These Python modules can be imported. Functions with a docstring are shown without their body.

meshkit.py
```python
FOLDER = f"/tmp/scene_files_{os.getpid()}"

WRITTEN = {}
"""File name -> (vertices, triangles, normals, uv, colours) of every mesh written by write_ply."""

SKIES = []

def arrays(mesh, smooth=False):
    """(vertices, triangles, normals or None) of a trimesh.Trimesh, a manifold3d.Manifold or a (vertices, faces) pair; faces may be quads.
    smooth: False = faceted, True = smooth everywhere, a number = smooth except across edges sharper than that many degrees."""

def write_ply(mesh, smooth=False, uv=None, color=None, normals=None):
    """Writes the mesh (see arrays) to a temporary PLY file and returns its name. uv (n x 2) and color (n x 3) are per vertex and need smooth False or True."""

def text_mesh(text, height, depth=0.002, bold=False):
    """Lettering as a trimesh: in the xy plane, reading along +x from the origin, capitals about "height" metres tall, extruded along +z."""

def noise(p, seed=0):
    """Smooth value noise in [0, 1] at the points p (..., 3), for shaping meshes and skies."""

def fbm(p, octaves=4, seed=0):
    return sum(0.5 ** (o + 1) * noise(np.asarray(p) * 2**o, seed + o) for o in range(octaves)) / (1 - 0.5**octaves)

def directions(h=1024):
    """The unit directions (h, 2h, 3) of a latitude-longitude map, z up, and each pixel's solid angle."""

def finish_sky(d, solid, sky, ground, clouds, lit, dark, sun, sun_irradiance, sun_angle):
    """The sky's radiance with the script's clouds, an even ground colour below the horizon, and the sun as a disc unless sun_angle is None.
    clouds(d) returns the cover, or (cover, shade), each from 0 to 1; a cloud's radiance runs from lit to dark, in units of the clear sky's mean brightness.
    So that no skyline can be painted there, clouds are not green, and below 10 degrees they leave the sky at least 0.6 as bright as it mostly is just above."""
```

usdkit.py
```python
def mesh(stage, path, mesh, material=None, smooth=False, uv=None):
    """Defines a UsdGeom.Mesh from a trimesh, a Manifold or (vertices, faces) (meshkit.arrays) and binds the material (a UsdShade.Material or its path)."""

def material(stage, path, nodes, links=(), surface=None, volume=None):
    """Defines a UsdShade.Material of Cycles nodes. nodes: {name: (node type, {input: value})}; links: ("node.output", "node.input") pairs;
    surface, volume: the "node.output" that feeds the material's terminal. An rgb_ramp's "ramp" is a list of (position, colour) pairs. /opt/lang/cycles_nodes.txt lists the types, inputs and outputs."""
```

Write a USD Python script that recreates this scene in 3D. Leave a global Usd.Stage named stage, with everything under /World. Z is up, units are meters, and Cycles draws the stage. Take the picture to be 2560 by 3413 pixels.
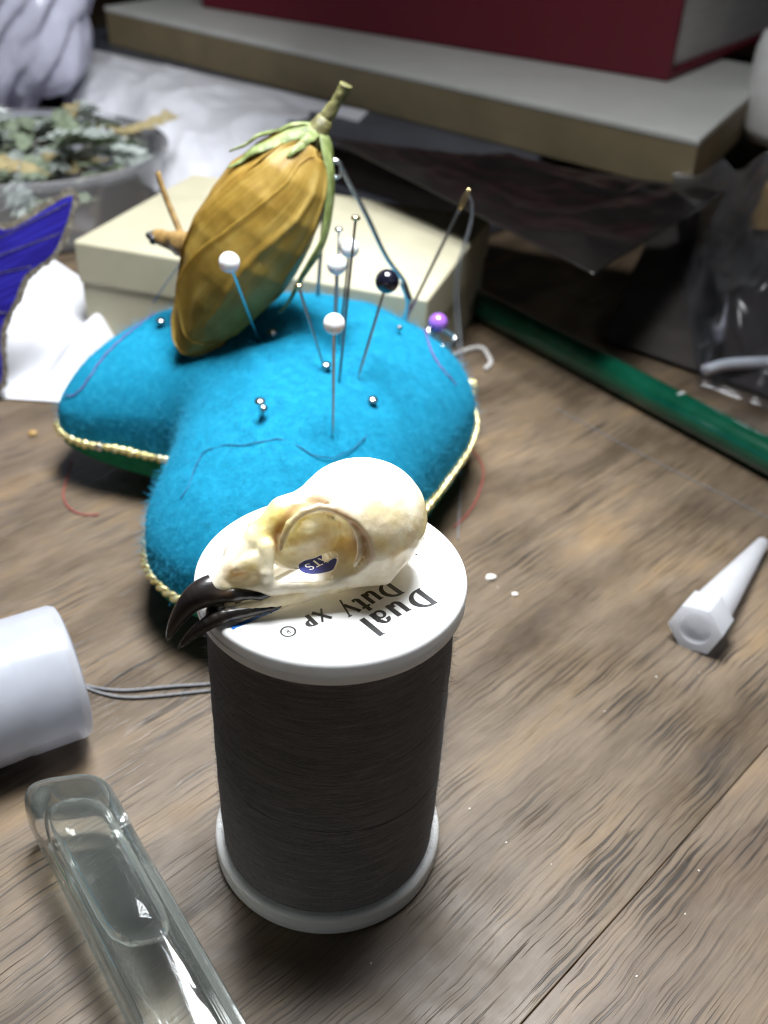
import math, random
import numpy as np, trimesh, usdkit
import manifold3d as m3
import scipy.sparse as sp, scipy.sparse.linalg as spl
from scipy.interpolate import CubicSpline, RegularGridInterpolator
from shapely.geometry import Polygon, Point, LineString, box as sbox
from shapely import contains_xy, affinity, unary_union
from pxr import Usd, UsdGeom, UsdLux, UsdShade, Gf, Sdf, Vt
from meshkit import noise, fbm

# ------------------------------------------------------------------ stage, camera, light
stage = Usd.Stage.CreateInMemory()
UsdGeom.SetStageUpAxis(stage, 'Z'); UsdGeom.SetStageMetersPerUnit(stage, 1.0)
UsdGeom.Xform.Define(stage, '/World'); UsdGeom.Scope.Define(stage, '/World/Looks')
MM = 0.001
RNG = np.random.default_rng(7); random.seed(7)

cam = UsdGeom.Camera.Define(stage, '/World/camera')
CE = np.array([0.0, -90.658, 120.149])
CR = np.array([0.99852105, -0.03486519, 0.04171491]); CU = np.array([-0.01441809, 0.56999423, 0.82152218]); CF = np.array([0.05241979, 0.82090864, -0.56864855])
M = np.eye(4); M[0, :3] = CR; M[1, :3] = CU; M[2, :3] = -CF; M[3, :3] = CE * MM
cam.AddTransformOp().Set(Gf.Matrix4d(*M.ravel().tolist()))
cam.CreateHorizontalApertureAttr(3.42); cam.CreateFocalLengthAttr(3.42 * 3263.4 / 2560)
cam.CreateClippingRangeAttr(Gf.Vec2f(0.005, 20.0))
cam.CreateFStopAttr(4.36 / 1.2); cam.CreateFocusDistanceAttr(0.117)
cam.CreateExposureAttr(0.0)

def rect_light(name, pos, target, w, h, power, color):
    l = UsdLux.RectLight.Define(stage, '/World/' + name)
    l.CreateWidthAttr(w * MM); l.CreateHeightAttr(h * MM); l.CreateIntensityAttr(power); l.CreateNormalizeAttr(True); l.CreateColorAttr(Gf.Vec3f(*color))
    z = np.array(pos, float) - np.array(target, float); z /= np.linalg.norm(z)
    x = np.cross([0, 1, 0.001], z); x /= np.linalg.norm(x); y = np.cross(z, x)
    m = np.eye(4); m[0, :3] = x; m[1, :3] = y; m[2, :3] = z; m[3, :3] = np.array(pos, float) * MM
    l.AddTransformOp().Set(Gf.Matrix4d(*m.ravel().tolist()))
rect_light('desk_lamp_light', (8, 92, 290), (8, 91, 0), 112, 135, 1.1, (0.94, 0.97, 1.0))
rect_light('added_fill_light', (720, -640, 620), (0, 60, 0), 700, 700, 0.14, (0.80, 0.90, 1.0))  # unseen fill added at the front right, stands for dim room light

# ------------------------------------------------------------------ helpers
counts = {}
def numbered(parent, name):
    k = (parent, name); n = counts.get(k, 0); counts[k] = n + 1
    return f'{parent}/{name}' if n == 0 else f'{parent}/{name}_{n:03d}'
def path_of(p): return '/World' if p is None else (p if isinstance(p, str) else str(p.GetPath()))
def tag(p, label=None, cat=None, group=None, kind=None):
    for k, v in (('label', label), ('category', cat), ('group', group), ('kind', kind)):
        if v: p.SetCustomDataByKey(k, v)
    return p
ORIG = {}
def thing(name, label, cat, base=(0, 0, 0), group=None, kind=None):
    """An Xform at the thing's base (mm)."""
    x = UsdGeom.Xform.Define(stage, numbered('/World', name)); x.AddTranslateOp().Set(Gf.Vec3d(*[float(v) * MM for v in base]))
    ORIG[str(x.GetPath())] = np.array(base, float)
    return tag(x.GetPrim(), label, cat, group, kind)
def obj(name, mesh, mat, parent=None, smooth=35, label=None, cat=None, group=None, kind=None, stain=None, catmull=False):
    """One Mesh prim; vertices in world millimetres."""
    pp = path_of(parent); p = numbered(pp, name)
    if hasattr(mesh, 'to_mesh'):
        mm = mesh.to_mesh(); mesh = trimesh.Trimesh(np.array(mm.vert_properties[:, :3]), np.array(mm.tri_verts), process=False)
    v, f = (np.asarray(mesh.vertices, float), np.asarray(mesh.faces)) if hasattr(mesh, 'vertices') else (np.asarray(mesh[0], float), np.asarray(mesh[1]))
    o = np.zeros(3); q = pp
    while q != '/World':
        if q in ORIG: o = ORIG[q]; break
        q = q.rsplit('/', 1)[0]
    m = usdkit.mesh(stage, p, ((v - o) * MM, f), mat, smooth=smooth if stain is None else True)
    if stain is not None:
        UsdGeom.PrimvarsAPI(m).CreatePrimvar('stain', Sdf.ValueTypeNames.Color3fArray, 'vertex').Set(Vt.Vec3fArray.FromNumpy(np.asarray(stain, np.float32)))
    return tag(m.GetPrim(), label, cat, group, kind)
def cat_(*ms): return trimesh.util.concatenate([trimesh.Trimesh(*x, process=False) if isinstance(x, tuple) else x for x in ms])
def tm(v, f):
    f = np.asarray(f)
    if f.shape[1] == 4: f = np.vstack([f[:, [0, 1, 2]], f[:, [0, 2, 3]]])
    return trimesh.Trimesh(np.asarray(v, float), f, process=False)
def grid_faces(nu, nv, wrap=False):
    i, j = np.meshgrid(np.arange(nu - 1), np.arange(nv if wrap else nv - 1), indexing='ij'); j2 = (j + 1) % nv
    return np.stack([i * nv + j, (i + 1) * nv + j, (i + 1) * nv + j2, i * nv + j2], -1).reshape(-1, 4)
def lathe(prof, n=64, closed=False):
    """Solid of revolution about z; profile rows (r, z) from bottom to top."""
    pr = np.array(prof, float); a = np.linspace(0, 2 * np.pi, n, endpoint=False)
    v = np.stack([pr[:, 0:1] * np.cos(a), pr[:, 0:1] * np.sin(a), np.repeat(pr[:, 1:2], n, 1)], -1).reshape(-1, 3)
    f = grid_faces(len(pr), n, True)[:, ::-1]
    if closed: 
        k = len(pr) - 1; j = np.arange(n); j2 = (j + 1) % n
        f = np.vstack([f, np.stack([j + 0, k * n + j, k * n + j2, j2], -1)[:, ::-1][:, ::-1][:, ::-1]])
    m = tm(v, f); m.merge_vertices(); m.update_faces(m.nondegenerate_faces()); m.fix_normals(); return m
def frames(P):
    T = np.gradient(P, axis=0); T /= np.linalg.norm(T, axis=1, keepdims=True) + 1e-12
    n = np.cross(T[0], [0.3, 0.2, 0.93]); 
    if np.linalg.norm(n) < 1e-3: n = np.cross(T[0], [1, 0, 0])
    n /= np.linalg.norm(n); N = []
    for t in T:
        n = n - t * (n @ t); n /= np.linalg.norm(n); N.append(n)
    N = np.array(N); return T, N, np.cross(T, N)
def tube(P, r, n=10, cap=True):
    P = np.asarray(P, float); r = np.broadcast_to(np.asarray(r, float), (len(P),)); T, N, B = frames(P)
    a = np.linspace(0, 2 * np.pi, n, endpoint=False)
    v = (P[:, None] + r[:, None, None] * (np.cos(a)[None, :, None] * N[:, None] + np.sin(a)[None, :, None] * B[:, None])).reshape(-1, 3)
    f = [tuple(q) for q in grid_faces(len(P), n, True)]
    F = np.array(f); F = np.vstack([F[:, [0, 1, 2]], F[:, [0, 2, 3]]])
    if cap:
        c0, c1 = len(v), len(v) + 1; v = np.vstack([v, P[:1], P[-1:]]); j = np.arange(n); j2 = (j + 1) % n; k = (len(P) - 1) * n
        F = np.vstack([F, np.stack([np.full(n, c0), j, j2], 1), np.stack([np.full(n, c1), k + j2, k + j], 1)])
    m = trimesh.Trimesh(v, F[:, ::-1], process=False)
    if m.volume < 0: m.invert()
    return m
def curve(pts, n=60):
    pts = np.asarray(pts, float); s = np.r_[0, np.cumsum(np.linalg.norm(np.diff(pts, axis=0), axis=1))]
    return CubicSpline(s, pts)(np.linspace(0, s[-1], n))
def ball(c, r, sub=3):
    m = trimesh.creation.icosphere(sub, r); m.apply_translation(c); return m
def rbox(x0, y0, z0, x1, y1, z1, r=0.5):
    s = m3.Manifold.sphere(r, 12)
    return trimesh_of(m3.Manifold.batch_hull([s.translate((x, y, z)) for x in (x0 + r, x1 - r) for y in (y0 + r, y1 - r) for z in (z0 + r, z1 - r)]))
def trimesh_of(m):
    q = m.to_mesh(); return trimesh.Trimesh(np.array(q.vert_properties[:, :3]), np.array(q.tri_verts), process=False)
def to_m3(m): return m3.Manifold(m3.Mesh(np.asarray(m.vertices, np.float32), np.asarray(m.faces, np.uint32)))
def place(m, pos=(0, 0, 0), x=(1, 0, 0), z=(0, 0, 1)):
    m = m.copy(); z = np.array(z, float); z /= np.linalg.norm(z); x = np.array(x, float); x -= z * (x @ z); x /= np.linalg.norm(x)
    T = np.eye(4); T[:3, 0] = x; T[:3, 1] = np.cross(z, x); T[:3, 2] = z; T[:3, 3] = pos; m.apply_transform(T); return m
def sheet(F, nu, nv, t):
    """A thin solid from a surface function F(u, v) -> (..., 3), u, v in 0..1."""
    u, v = np.meshgrid(np.linspace(0, 1, nu), np.linspace(0, 1, nv), indexing='ij'); P = F(u, v)
    du = np.gradient(P, axis=0); dv = np.gradient(P, axis=1); n = np.cross(du, dv); n /= np.linalg.norm(n, axis=-1, keepdims=True) + 1e-12
    a, b = (P + n * t / 2).reshape(-1, 3), (P - n * t / 2).reshape(-1, 3); k = nu * nv; f = grid_faces(nu, nv)
    I = np.arange(k).reshape(nu, nv); e = np.concatenate([I[0, :], I[1:, -1], I[-1, :-1][::-1], I[:-1, 0][::-1][:-1]])
    e2 = np.roll(e, -1); m = tm(np.vstack([a, b]), np.vstack([f, f[:, ::-1] + k, np.stack([e, e + k, e2 + k, e2], 1)]))
    m.fix_normals(); return m
def surfnet(F, lo, hi, h):
    """Naive surface nets of F > 0."""
    lo, hi = np.array(lo, float), np.array(hi, float); n = np.ceil((hi - lo) / h).astype(int) + 1
    ax = [lo[k] + h * np.arange(n[k]) for k in range(3)]; V = F(*np.meshgrid(*ax, indexing='ij')); S = V > 0
    nc = n - 1; acc = np.zeros((*nc, 3)); cnt = np.zeros(nc)
    for k in range(3):
        o = [q for q in range(3) if q != k]
        for d1 in (0, 1):
            for d2 in (0, 1):
                c = [0, 0, 0]; c[o[0]] = d1; c[o[1]] = d2; e = c.copy(); e[k] = 1
                A = V[tuple(slice(c[q], c[q] + nc[q]) for q in range(3))]; B = V[tuple(slice(e[q], e[q] + nc[q]) for q in range(3))]
                m = (A > 0) != (B > 0); t = np.where(m, A / np.where(m, A - B, 1), 0)
                pos = np.zeros((*nc, 3)) + np.array(c); pos[..., k] += t
                acc += pos * m[..., None]; cnt += m
    act = cnt > 0; idx = -np.ones(nc, int); idx[act] = np.arange(act.sum()); I = np.argwhere(act)
    verts = lo + h * (I + acc[act] / cnt[act][:, None]); faces = []
    for k in range(3):
        o = [(k + 1) % 3, (k + 2) % 3]
        sl = lambda off: tuple(slice(1, None) if q != k else slice(off, n[q] - 1 + off) for q in range(3))
        a, b = S[sl(0)], S[sl(1)]; E = np.argwhere(a != b); fl = a[a != b]; E = E + np.array([0 if q == k else 1 for q in range(3)])
        ok = np.all([(E[:, q] >= 1) & (E[:, q] <= nc[q] - 1) if q != k else E[:, q] >= 0 for q in range(3)], axis=0); E, fl = E[ok], fl[ok]
        def cell(d1, d2):
            C = E.copy(); C[:, o[0]] -= d1; C[:, o[1]] -= d2; return idx[C[:, 0], C[:, 1], C[:, 2]]
        q = np.stack([cell(1, 1), cell(0, 1), cell(0, 0), cell(1, 0)], 1); q[~fl] = q[~fl][:, ::-1]; faces.append(q)
    return tm(verts, np.vstack(faces))
def smin(a, b, k):
    h = np.clip(0.5 + 0.5 * (b - a) / k, 0, 1); return b * (1 - h) + a * h - k * h * (1 - h)
def smax(a, b, k): return -smin(-a, -b, k)
def d_ell(X, Y, Z, c, r):
    p = np.stack([(X - c[0]) / r[0], (Y - c[1]) / r[1], (Z - c[2]) / r[2]]); k = np.linalg.norm(p, axis=0)
    g = np.linalg.norm(p / np.array(r).reshape(3, 1, 1, 1), axis=0); return k * (k - 1) / (g + 1e-9)
def d_cone(X, Y, Z, a, b, ra, rb, sq=(1, 1, 1)):
    a, b = np.array(a, float), np.array(b, float); d = b - a
    t = np.clip(((X - a[0]) * d[0] + (Y - a[1]) * d[1] + (Z - a[2]) * d[2]) / (d @ d), 0, 1)
    return np.sqrt(((X - a[0] - t * d[0]) * sq[0])**2 + ((Y - a[1] - t * d[1]) * sq[1])**2 + ((Z - a[2] - t * d[2]) * sq[2])**2) - (ra + (rb - ra) * t)
def chain(X, Y, Z, pts, k=0.4, sq=(1, 1, 1)):
    d = None
    for (a, ra), (b, rb) in zip(pts[:-1], pts[1:]):
        e = d_cone(X, Y, Z, a, b, ra, rb, sq); d = e if d is None else smin(d, e, k)
    return d

# ------------------------------------------------------------------ materials
def L(name): return '/World/Looks/' + name
def mat(name, nodes, links, surface='p.BSDF', **k): return usdkit.material(stage, L(name), nodes, links, surface=surface, **k)
def pbr(name, colors, scale=300, detail=4, stretch=(1, 1, 1), rot=(0, 0, 0), rough=0.5, bump=0.0, bscale=None, contrast=(0.3, 0.7), **pr):
    """Principled with a noise-mottled base colour and a fine noise bump (bump in mm)."""
    nodes = {'g': ('geometry', {}), 'rt': ('mapping', {'rotation': rot}), 'mp': ('mapping', {'scale': stretch}), 'n': ('noise_texture', {'scale': scale, 'detail': detail, 'roughness': 0.6}),
             'r': ('rgb_ramp', {'ramp': list(zip(np.linspace(contrast[0], contrast[1], len(colors)), colors))}), 'p': ('principled_bsdf', {'roughness': rough, **pr})}
    links = [('g.position', 'rt.vector'), ('rt.vector', 'mp.vector'), ('mp.vector', 'n.vector'), ('n.fac', 'r.fac'), ('r.color', 'p.base_color')]
    if bump:
        nodes['nb'] = ('noise_texture', {'scale': bscale or scale * 3, 'detail': 3}); nodes['b'] = ('bump', {'distance': bump * MM, 'strength': 1.0})
        links += [('mp.vector', 'nb.vector'), ('nb.fac', 'b.height'), ('b.normal', 'p.normal')]
    return mat(name, nodes, links)

# weathered wood: rings and pores run along x after turning by the grain's angle
GA = math.radians(43.4)
def wood_material(name, cols, seed):
    n = {'g': ('geometry', {}), 'off': ('vector_math', {'math_type': 'add', 'vector2': (seed * 0.37, seed * 0.61, 0)}),
         'rt': ('mapping', {'rotation': (0, 0, -GA)}),
         'wv': ('noise_texture', {'scale': 42, 'detail': 2}), 'wc': ('vector_math', {'math_type': 'subtract', 'vector2': (0.5, 0.5, 0.5)}),
         'ws': ('vector_math', {'math_type': 'multiply', 'vector2': (0.002, 0.0026, 0)}), 'wa': ('vector_math', {'math_type': 'add'}),
         'wv2': ('noise_texture', {'scale': 170, 'detail': 1}), 'wc2': ('vector_math', {'math_type': 'subtract', 'vector2': (0.5, 0.5, 0.5)}),
         'ws2': ('vector_math', {'math_type': 'multiply', 'vector2': (0.001, 0.0007, 0)}), 'wa2': ('vector_math', {'math_type': 'add'}),
         # pores: long thin dark grooves
         'mp': ('mapping', {'scale': (40, 2100, 1)}), 'pn': ('noise_texture', {'scale': 1, 'detail': 2, 'roughness': 0.55}),
         'pr': ('rgb_ramp', {'ramp': [(0.0, (0, 0, 0)), (0.385, (0, 0, 0)), (0.445, (1, 1, 1)), (1, (1, 1, 1))]}),
         # fibre streaks
         'mf': ('mapping', {'scale': (70, 3400, 1)}), 'fn': ('noise_texture', {'scale': 1, 'detail': 4, 'roughness': 0.7}),
         # broad tone
         'mt': ('mapping', {'scale': (22, 75, 1)}), 'tn': ('noise_texture', {'scale': 1, 'detail': 5, 'roughness': 0.62}),
         'tr': ('rgb_ramp', {'ramp': [(0.28, cols[0]), (0.42, cols[1]), (0.54, cols[2]), (0.66, cols[3]), (0.8, cols[4])]}),
         'fr': ('rgb_ramp', {'ramp': [(0.28, (0.70, 0.68, 0.66)), (0.72, (1.25, 1.26, 1.28))]}),
         'm1': ('mix_color', {'blend_type': 'multiply', 'fac': 1.0, 'use_clamp': True}),
         'dk': ('mix_color', {'blend_type': 'mix', 'fac': 1.0, 'b': (0.012, 0.010, 0.009)}),
         'gap': ('noise_texture', {'scale': 60, 'detail': 2}), 'gr': ('rgb_ramp', {'ramp': [(0.38, (0.15, 0.15, 0.15)), (0.62, (1, 1, 1))]}),
         'inv': ('math', {'math_type': 'subtract', 'value1': 1.0}), 'gm': ('math', {'math_type': 'multiply'}), 'gm2': ('math', {'math_type': 'multiply', 'value2': 0.85}),
         # worn greyish film in patches
         'fm': ('noise_texture', {'scale': 55, 'detail': 4, 'roughness': 0.65}), 'rr': ('map_range', {'from_min': 0.35, 'from_max': 0.65, 'to_min': 0.34, 'to_max': 0.6, 'clamp': True}),
         'h1': ('math', {'math_type': 'multiply', 'value2': 0.22}), 'h2': ('math', {'math_type': 'subtract'}),
         'b': ('bump', {'distance': 0.10 * MM, 'strength': 0.7}), 'p': ('principled_bsdf', {'specular_ior_level': 0.42})}
    l = [('g.position', 'off.vector1'), ('off.vector', 'rt.vector'), ('rt.vector', 'wv.vector'), ('wv.color', 'wc.vector1'), ('wc.vector', 'ws.vector1'), ('rt.vector', 'wa.vector1'), ('ws.vector', 'wa.vector2'),
         ('rt.vector', 'wv2.vector'), ('wv2.color', 'wc2.vector1'), ('wc2.vector', 'ws2.vector1'), ('wa.vector', 'wa2.vector1'), ('ws2.vector', 'wa2.vector2'),
         ('wa2.vector', 'mp.vector'), ('mp.vector', 'pn.vector'), ('pn.fac', 'pr.fac'), ('wa2.vector', 'mf.vector'), ('mf.vector', 'fn.vector'), ('wa2.vector', 'mt.vector'), ('mt.vector', 'tn.vector'),
         ('tn.fac', 'tr.fac'), ('fn.fac', 'fr.fac'), ('tr.color', 'm1.a'), ('fr.color', 'm1.b'), ('m1.result', 'dk.a'),
         ('pr.color', 'inv.value2'), ('off.vector', 'gap.vector'), ('gap.fac', 'gr.fac'), ('inv.value', 'gm.value1'), ('gr.color', 'gm.value2'), ('gm.value', 'gm2.value1'), ('gm2.value', 'dk.fac'),
         ('dk.result', 'p.base_color'), ('off.vector', 'fm.vector'), ('fm.fac', 'rr.value'), ('rr.result', 'p.roughness'),
         ('fn.fac', 'h1.value1'), ('h1.value', 'h2.value1'), ('gm.value', 'h2.value2'), ('h2.value', 'b.height'), ('b.normal', 'p.normal')]
    return mat(name, n, l)
WOOD = wood_material('weathered_wood', [(0.045, 0.031, 0.020), (0.085, 0.060, 0.037), (0.126, 0.092, 0.060), (0.162, 0.111, 0.062), (0.24, 0.168, 0.092)], 1)
WOOD2 = wood_material('weathered_wood_pale', [(0.049, 0.034, 0.023), (0.090, 0.063, 0.042), (0.129, 0.095, 0.065), (0.165, 0.115, 0.070), (0.22, 0.153, 0.09)], 2.7)
WHITE = pbr('white_plastic', [(0.80, 0.79, 0.76), (0.86, 0.855, 0.83)], 200, rough=0.32, subsurface_weight=0.25, subsurface_scale=0.002, subsurface_radius=(1, 0.9, 0.8))
LABEL = pbr('label_paper', [(0.84, 0.84, 0.82), (0.88, 0.88, 0.87)], 400, rough=0.45)
INK = pbr('black_ink', [(0.012, 0.012, 0.013), (0.02, 0.02, 0.022)], 900, rough=0.4)
BLUEINK = pbr('blue_ink', [(0.0, 0.12, 0.52), (0.0, 0.15, 0.60)], 900, rough=0.4)
NAVYINK = pbr('navy_ink', [(0.012, 0.02, 0.17), (0.02, 0.03, 0.22)], 900, rough=0.4)
FELT_NODES = lambda cols, s: ({'g': ('geometry', {}), 'n': ('noise_texture', {'scale': 520, 'detail': 5, 'roughness': 0.75}), 'r': ('rgb_ramp', {'ramp': [(0.3, cols[0]), (0.5, cols[1]), (0.72, cols[2])]}),
         'nb': ('noise_texture', {'scale': 1500, 'detail': 4, 'roughness': 0.75, 'distortion': 1.5}), 'b': ('bump', {'distance': 0.25 * MM, 'strength': 0.9}), 'p': ('principled_bsdf', {'roughness': 0.9, 'specular_ior_level': 0.12, 'sheen_weight': s, 'sheen_roughness': 0.45, 'sheen_tint': cols[2]})},
        [('g.position', 'n.vector'), ('n.fac', 'r.fac'), ('r.color', 'p.base_color'), ('g.position', 'nb.vector'), ('nb.fac', 'b.height'), ('b.normal', 'p.normal')])
FELT = mat('blue_felt', *FELT_NODES([(0.004, 0.155, 0.265), (0.006, 0.195, 0.325), (0.014, 0.245, 0.385)], 0.2))
FUZZ = mat('blue_fuzz', {'p': ('principled_bsdf', {'base_color': (0.03, 0.31, 0.48), 'roughness': 0.8, 'specular_ior_level': 0.2})}, [])
GREENFELT = mat('green_felt', *FELT_NODES([(0.015, 0.19, 0.10), (0.02, 0.25, 0.13), (0.04, 0.32, 0.17)], 0.2))
GOLD = pbr('gold_thread', [(0.62, 0.48, 0.13), (0.85, 0.74, 0.34), (0.95, 0.88, 0.6)], 1200, rough=0.33, metallic=0.75, bump=0.06, bscale=5000)
STEEL = pbr('pin_steel', [(0.55, 0.56, 0.57), (0.68, 0.69, 0.70)], 500, rough=0.22, metallic=1.0)
DARKSTEEL = pbr('dark_steel', [(0.16, 0.17, 0.18), (0.26, 0.27, 0.28)], 500, rough=0.3, metallic=1.0)
BRASS = pbr('brass', [(0.72, 0.55, 0.25), (0.82, 0.66, 0.35)], 500, rough=0.25, metallic=1.0)
PEARL = pbr('white_glass_head', [(0.84, 0.84, 0.86), (0.88, 0.88, 0.9)], 500, rough=0.15, subsurface_weight=0.2, subsurface_scale=0.001)
BLACKG = pbr('black_glass_head', [(0.006, 0.006, 0.012), (0.01, 0.01, 0.02)], 500, rough=0.06, coat_weight=0.5)
PURPLE = pbr('purple_pearl', [(0.22, 0.08, 0.42), (0.32, 0.13, 0.55)], 500, rough=0.2, coat_weight=0.5)
THREAD = pbr('charcoal_thread', [(0.065, 0.058, 0.060), (0.13, 0.119, 0.120), (0.22, 0.204, 0.204)], 190, 6, stretch=(1, 1, 15), rough=0.75, sheen_weight=0.5, sheen_roughness=0.35, bump=0.14, bscale=1100, specular_ior_level=0.25)
GREYTH = pbr('grey_thread', [(0.10, 0.10, 0.105), (0.2, 0.2, 0.21)], 2500, rough=0.7)
REDTH = pbr('red_thread', [(0.22, 0.035, 0.03), (0.3, 0.06, 0.05)], 2500, rough=0.7)
TEALTH = pbr('teal_thread', [(0.02, 0.12, 0.2), (0.04, 0.18, 0.28)], 2500, rough=0.7)
NAVYTH = pbr('navy_thread', [(0.0, 0.07, 0.17), (0.01, 0.10, 0.22)], 2500, rough=0.7)
PURPTH = pbr('purple_thread', [(0.13, 0.04, 0.22), (0.2, 0.07, 0.3)], 2500, rough=0.7)
WHITETH = pbr('white_thread', [(0.4, 0.38, 0.36), (0.55, 0.53, 0.5)], 2500, rough=0.7)
KERATIN = pbr('black_keratin', [(0.010, 0.008, 0.008), (0.02, 0.015, 0.012), (0.09, 0.05, 0.025)], 260, 5, rough=0.33, contrast=(0.35, 0.85), bump=0.012, bscale=1500, coat_weight=0.2, coat_roughness=0.2)
CREAM = pbr('cream_card', [(0.36, 0.335, 0.235), (0.41, 0.38, 0.275)], 90, 5, rough=0.6, bump=0.02, bscale=1200)
TAN = pbr('tan_card', [(0.20, 0.16, 0.09), (0.26, 0.205, 0.12)], 60, 5, rough=0.6, bump=0.02, bscale=900)
KRAFT = pbr('brown_card', [(0.34, 0.22, 0.09), (0.42, 0.29, 0.13)], 60, 5, rough=0.65, bump=0.03, bscale=900)
OFFWHITE = pbr('off_white_card', [(0.56, 0.56, 0.52), (0.63, 0.63, 0.59)], 50, 5, rough=0.5)
RED = pbr('dark_red_cloth', [(0.10, 0.004, 0.013), (0.135, 0.007, 0.018)], 900, 4, rough=0.55, bump=0.05, bscale=3000)
PAGES = pbr('page_edges', [(0.62, 0.58, 0.56), (0.78, 0.75, 0.73)], 40, 4, stretch=(1, 1, 30), rough=0.7)
SLAB = pbr('dark_grey_binder', [(0.05, 0.055, 0.07), (0.085, 0.09, 0.11)], 60, 5, rough=0.4, bump=0.03, bscale=900)
PAPER = pbr('white_paper', [(0.56, 0.56, 0.59), (0.62, 0.62, 0.65)], 120, 4, rough=0.6)
GREENP = pbr('green_lacquer', [(0.002, 0.05, 0.026), (0.004, 0.075, 0.04)], 150, 4, rough=0.17, coat_weight=0.6, coat_roughness=0.08, bump=0.02, bscale=700)
SCRATCH = pbr('pale_scratch', [(0.4, 0.42, 0.42), (0.6, 0.62, 0.62)], 900, rough=0.6)
def frosted(name, col, tr, rough, ss, bump=0.03, clear=0.0):
    return mat(name, {'g': ('geometry', {}), 'n': ('noise_texture', {'scale': 240, 'detail': 5}), 'r': ('rgb_ramp', {'ramp': [(0.3, tuple(c * 0.9 for c in col)), (0.7, col)]}), 'b': ('bump', {'distance': bump * MM, 'strength': 0.6}),
        'p': ('principled_bsdf', {'roughness': rough, 'subsurface_weight': ss, 'subsurface_scale': 0.003, 'subsurface_radius': (1, 1, 1.1)}), 'tl': ('translucent_bsdf', {'color': col}), 'x': ('mix_closure', {'fac': tr}), 'tp': ('transparent_bsdf', {'color': (0.97, 0.97, 1.0)}), 'z': ('mix_closure', {'fac': clear})},
        [('g.position', 'n.vector'), ('n.fac', 'r.fac'), ('r.color', 'p.base_color'), ('n.fac', 'b.height'), ('b.normal', 'p.normal'), ('p.BSDF', 'x.closure1'), ('tl.BSDF', 'x.closure2'), ('x.closure', 'z.closure1'), ('tp.BSDF', 'z.closure2')], surface='z.closure')
NOZZLE = frosted('frosted_white_nozzle', (0.76, 0.77, 0.81), 0.45, 0.42, 0.4, clear=0.08)
CAPM = frosted('frosted_lilac_plastic', (0.60, 0.62, 0.67), 0.35, 0.26, 0.0, clear=0.34)
BAGW = frosted('white_lilac_plastic_film', (0.62, 0.62, 0.74), 0.4, 0.22, 0.0, 0.2)
def film(name, tint, ior, rough, haze, bump=0.3, bscale=160):
    """Clear plastic film: see-through with a Fresnel gloss and a little milky haze."""
    return mat(name, {'g': ('geometry', {}), 'n': ('noise_texture', {'scale': bscale, 'detail': 4}), 'b': ('bump', {'distance': bump * MM, 'strength': 0.7}), 't': ('transparent_bsdf', {'color': tint}), 'gl': ('glossy_bsdf', {'color': (1, 1, 1), 'roughness': rough}),
        'fr': ('fresnel', {'IOR': ior}), 'x': ('mix_closure', {}), 'd': ('principled_bsdf', {'base_color': (0.86, 0.86, 0.9), 'roughness': 0.4}), 'y': ('mix_closure', {'fac': haze})},
        [('g.position', 'n.vector'), ('n.fac', 'b.height'), ('b.normal', 'gl.normal'), ('b.normal', 'fr.normal'), ('fr.fac', 'x.fac'), ('t.BSDF', 'x.closure1'), ('gl.BSDF', 'x.closure2'), ('x.closure', 'y.closure1'), ('d.BSDF', 'y.closure2')], surface='y.closure')
CLEAR = film('clear_plastic', (0.95, 0.96, 0.97), 1.45, 0.08, 0.10, 0.05)
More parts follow.
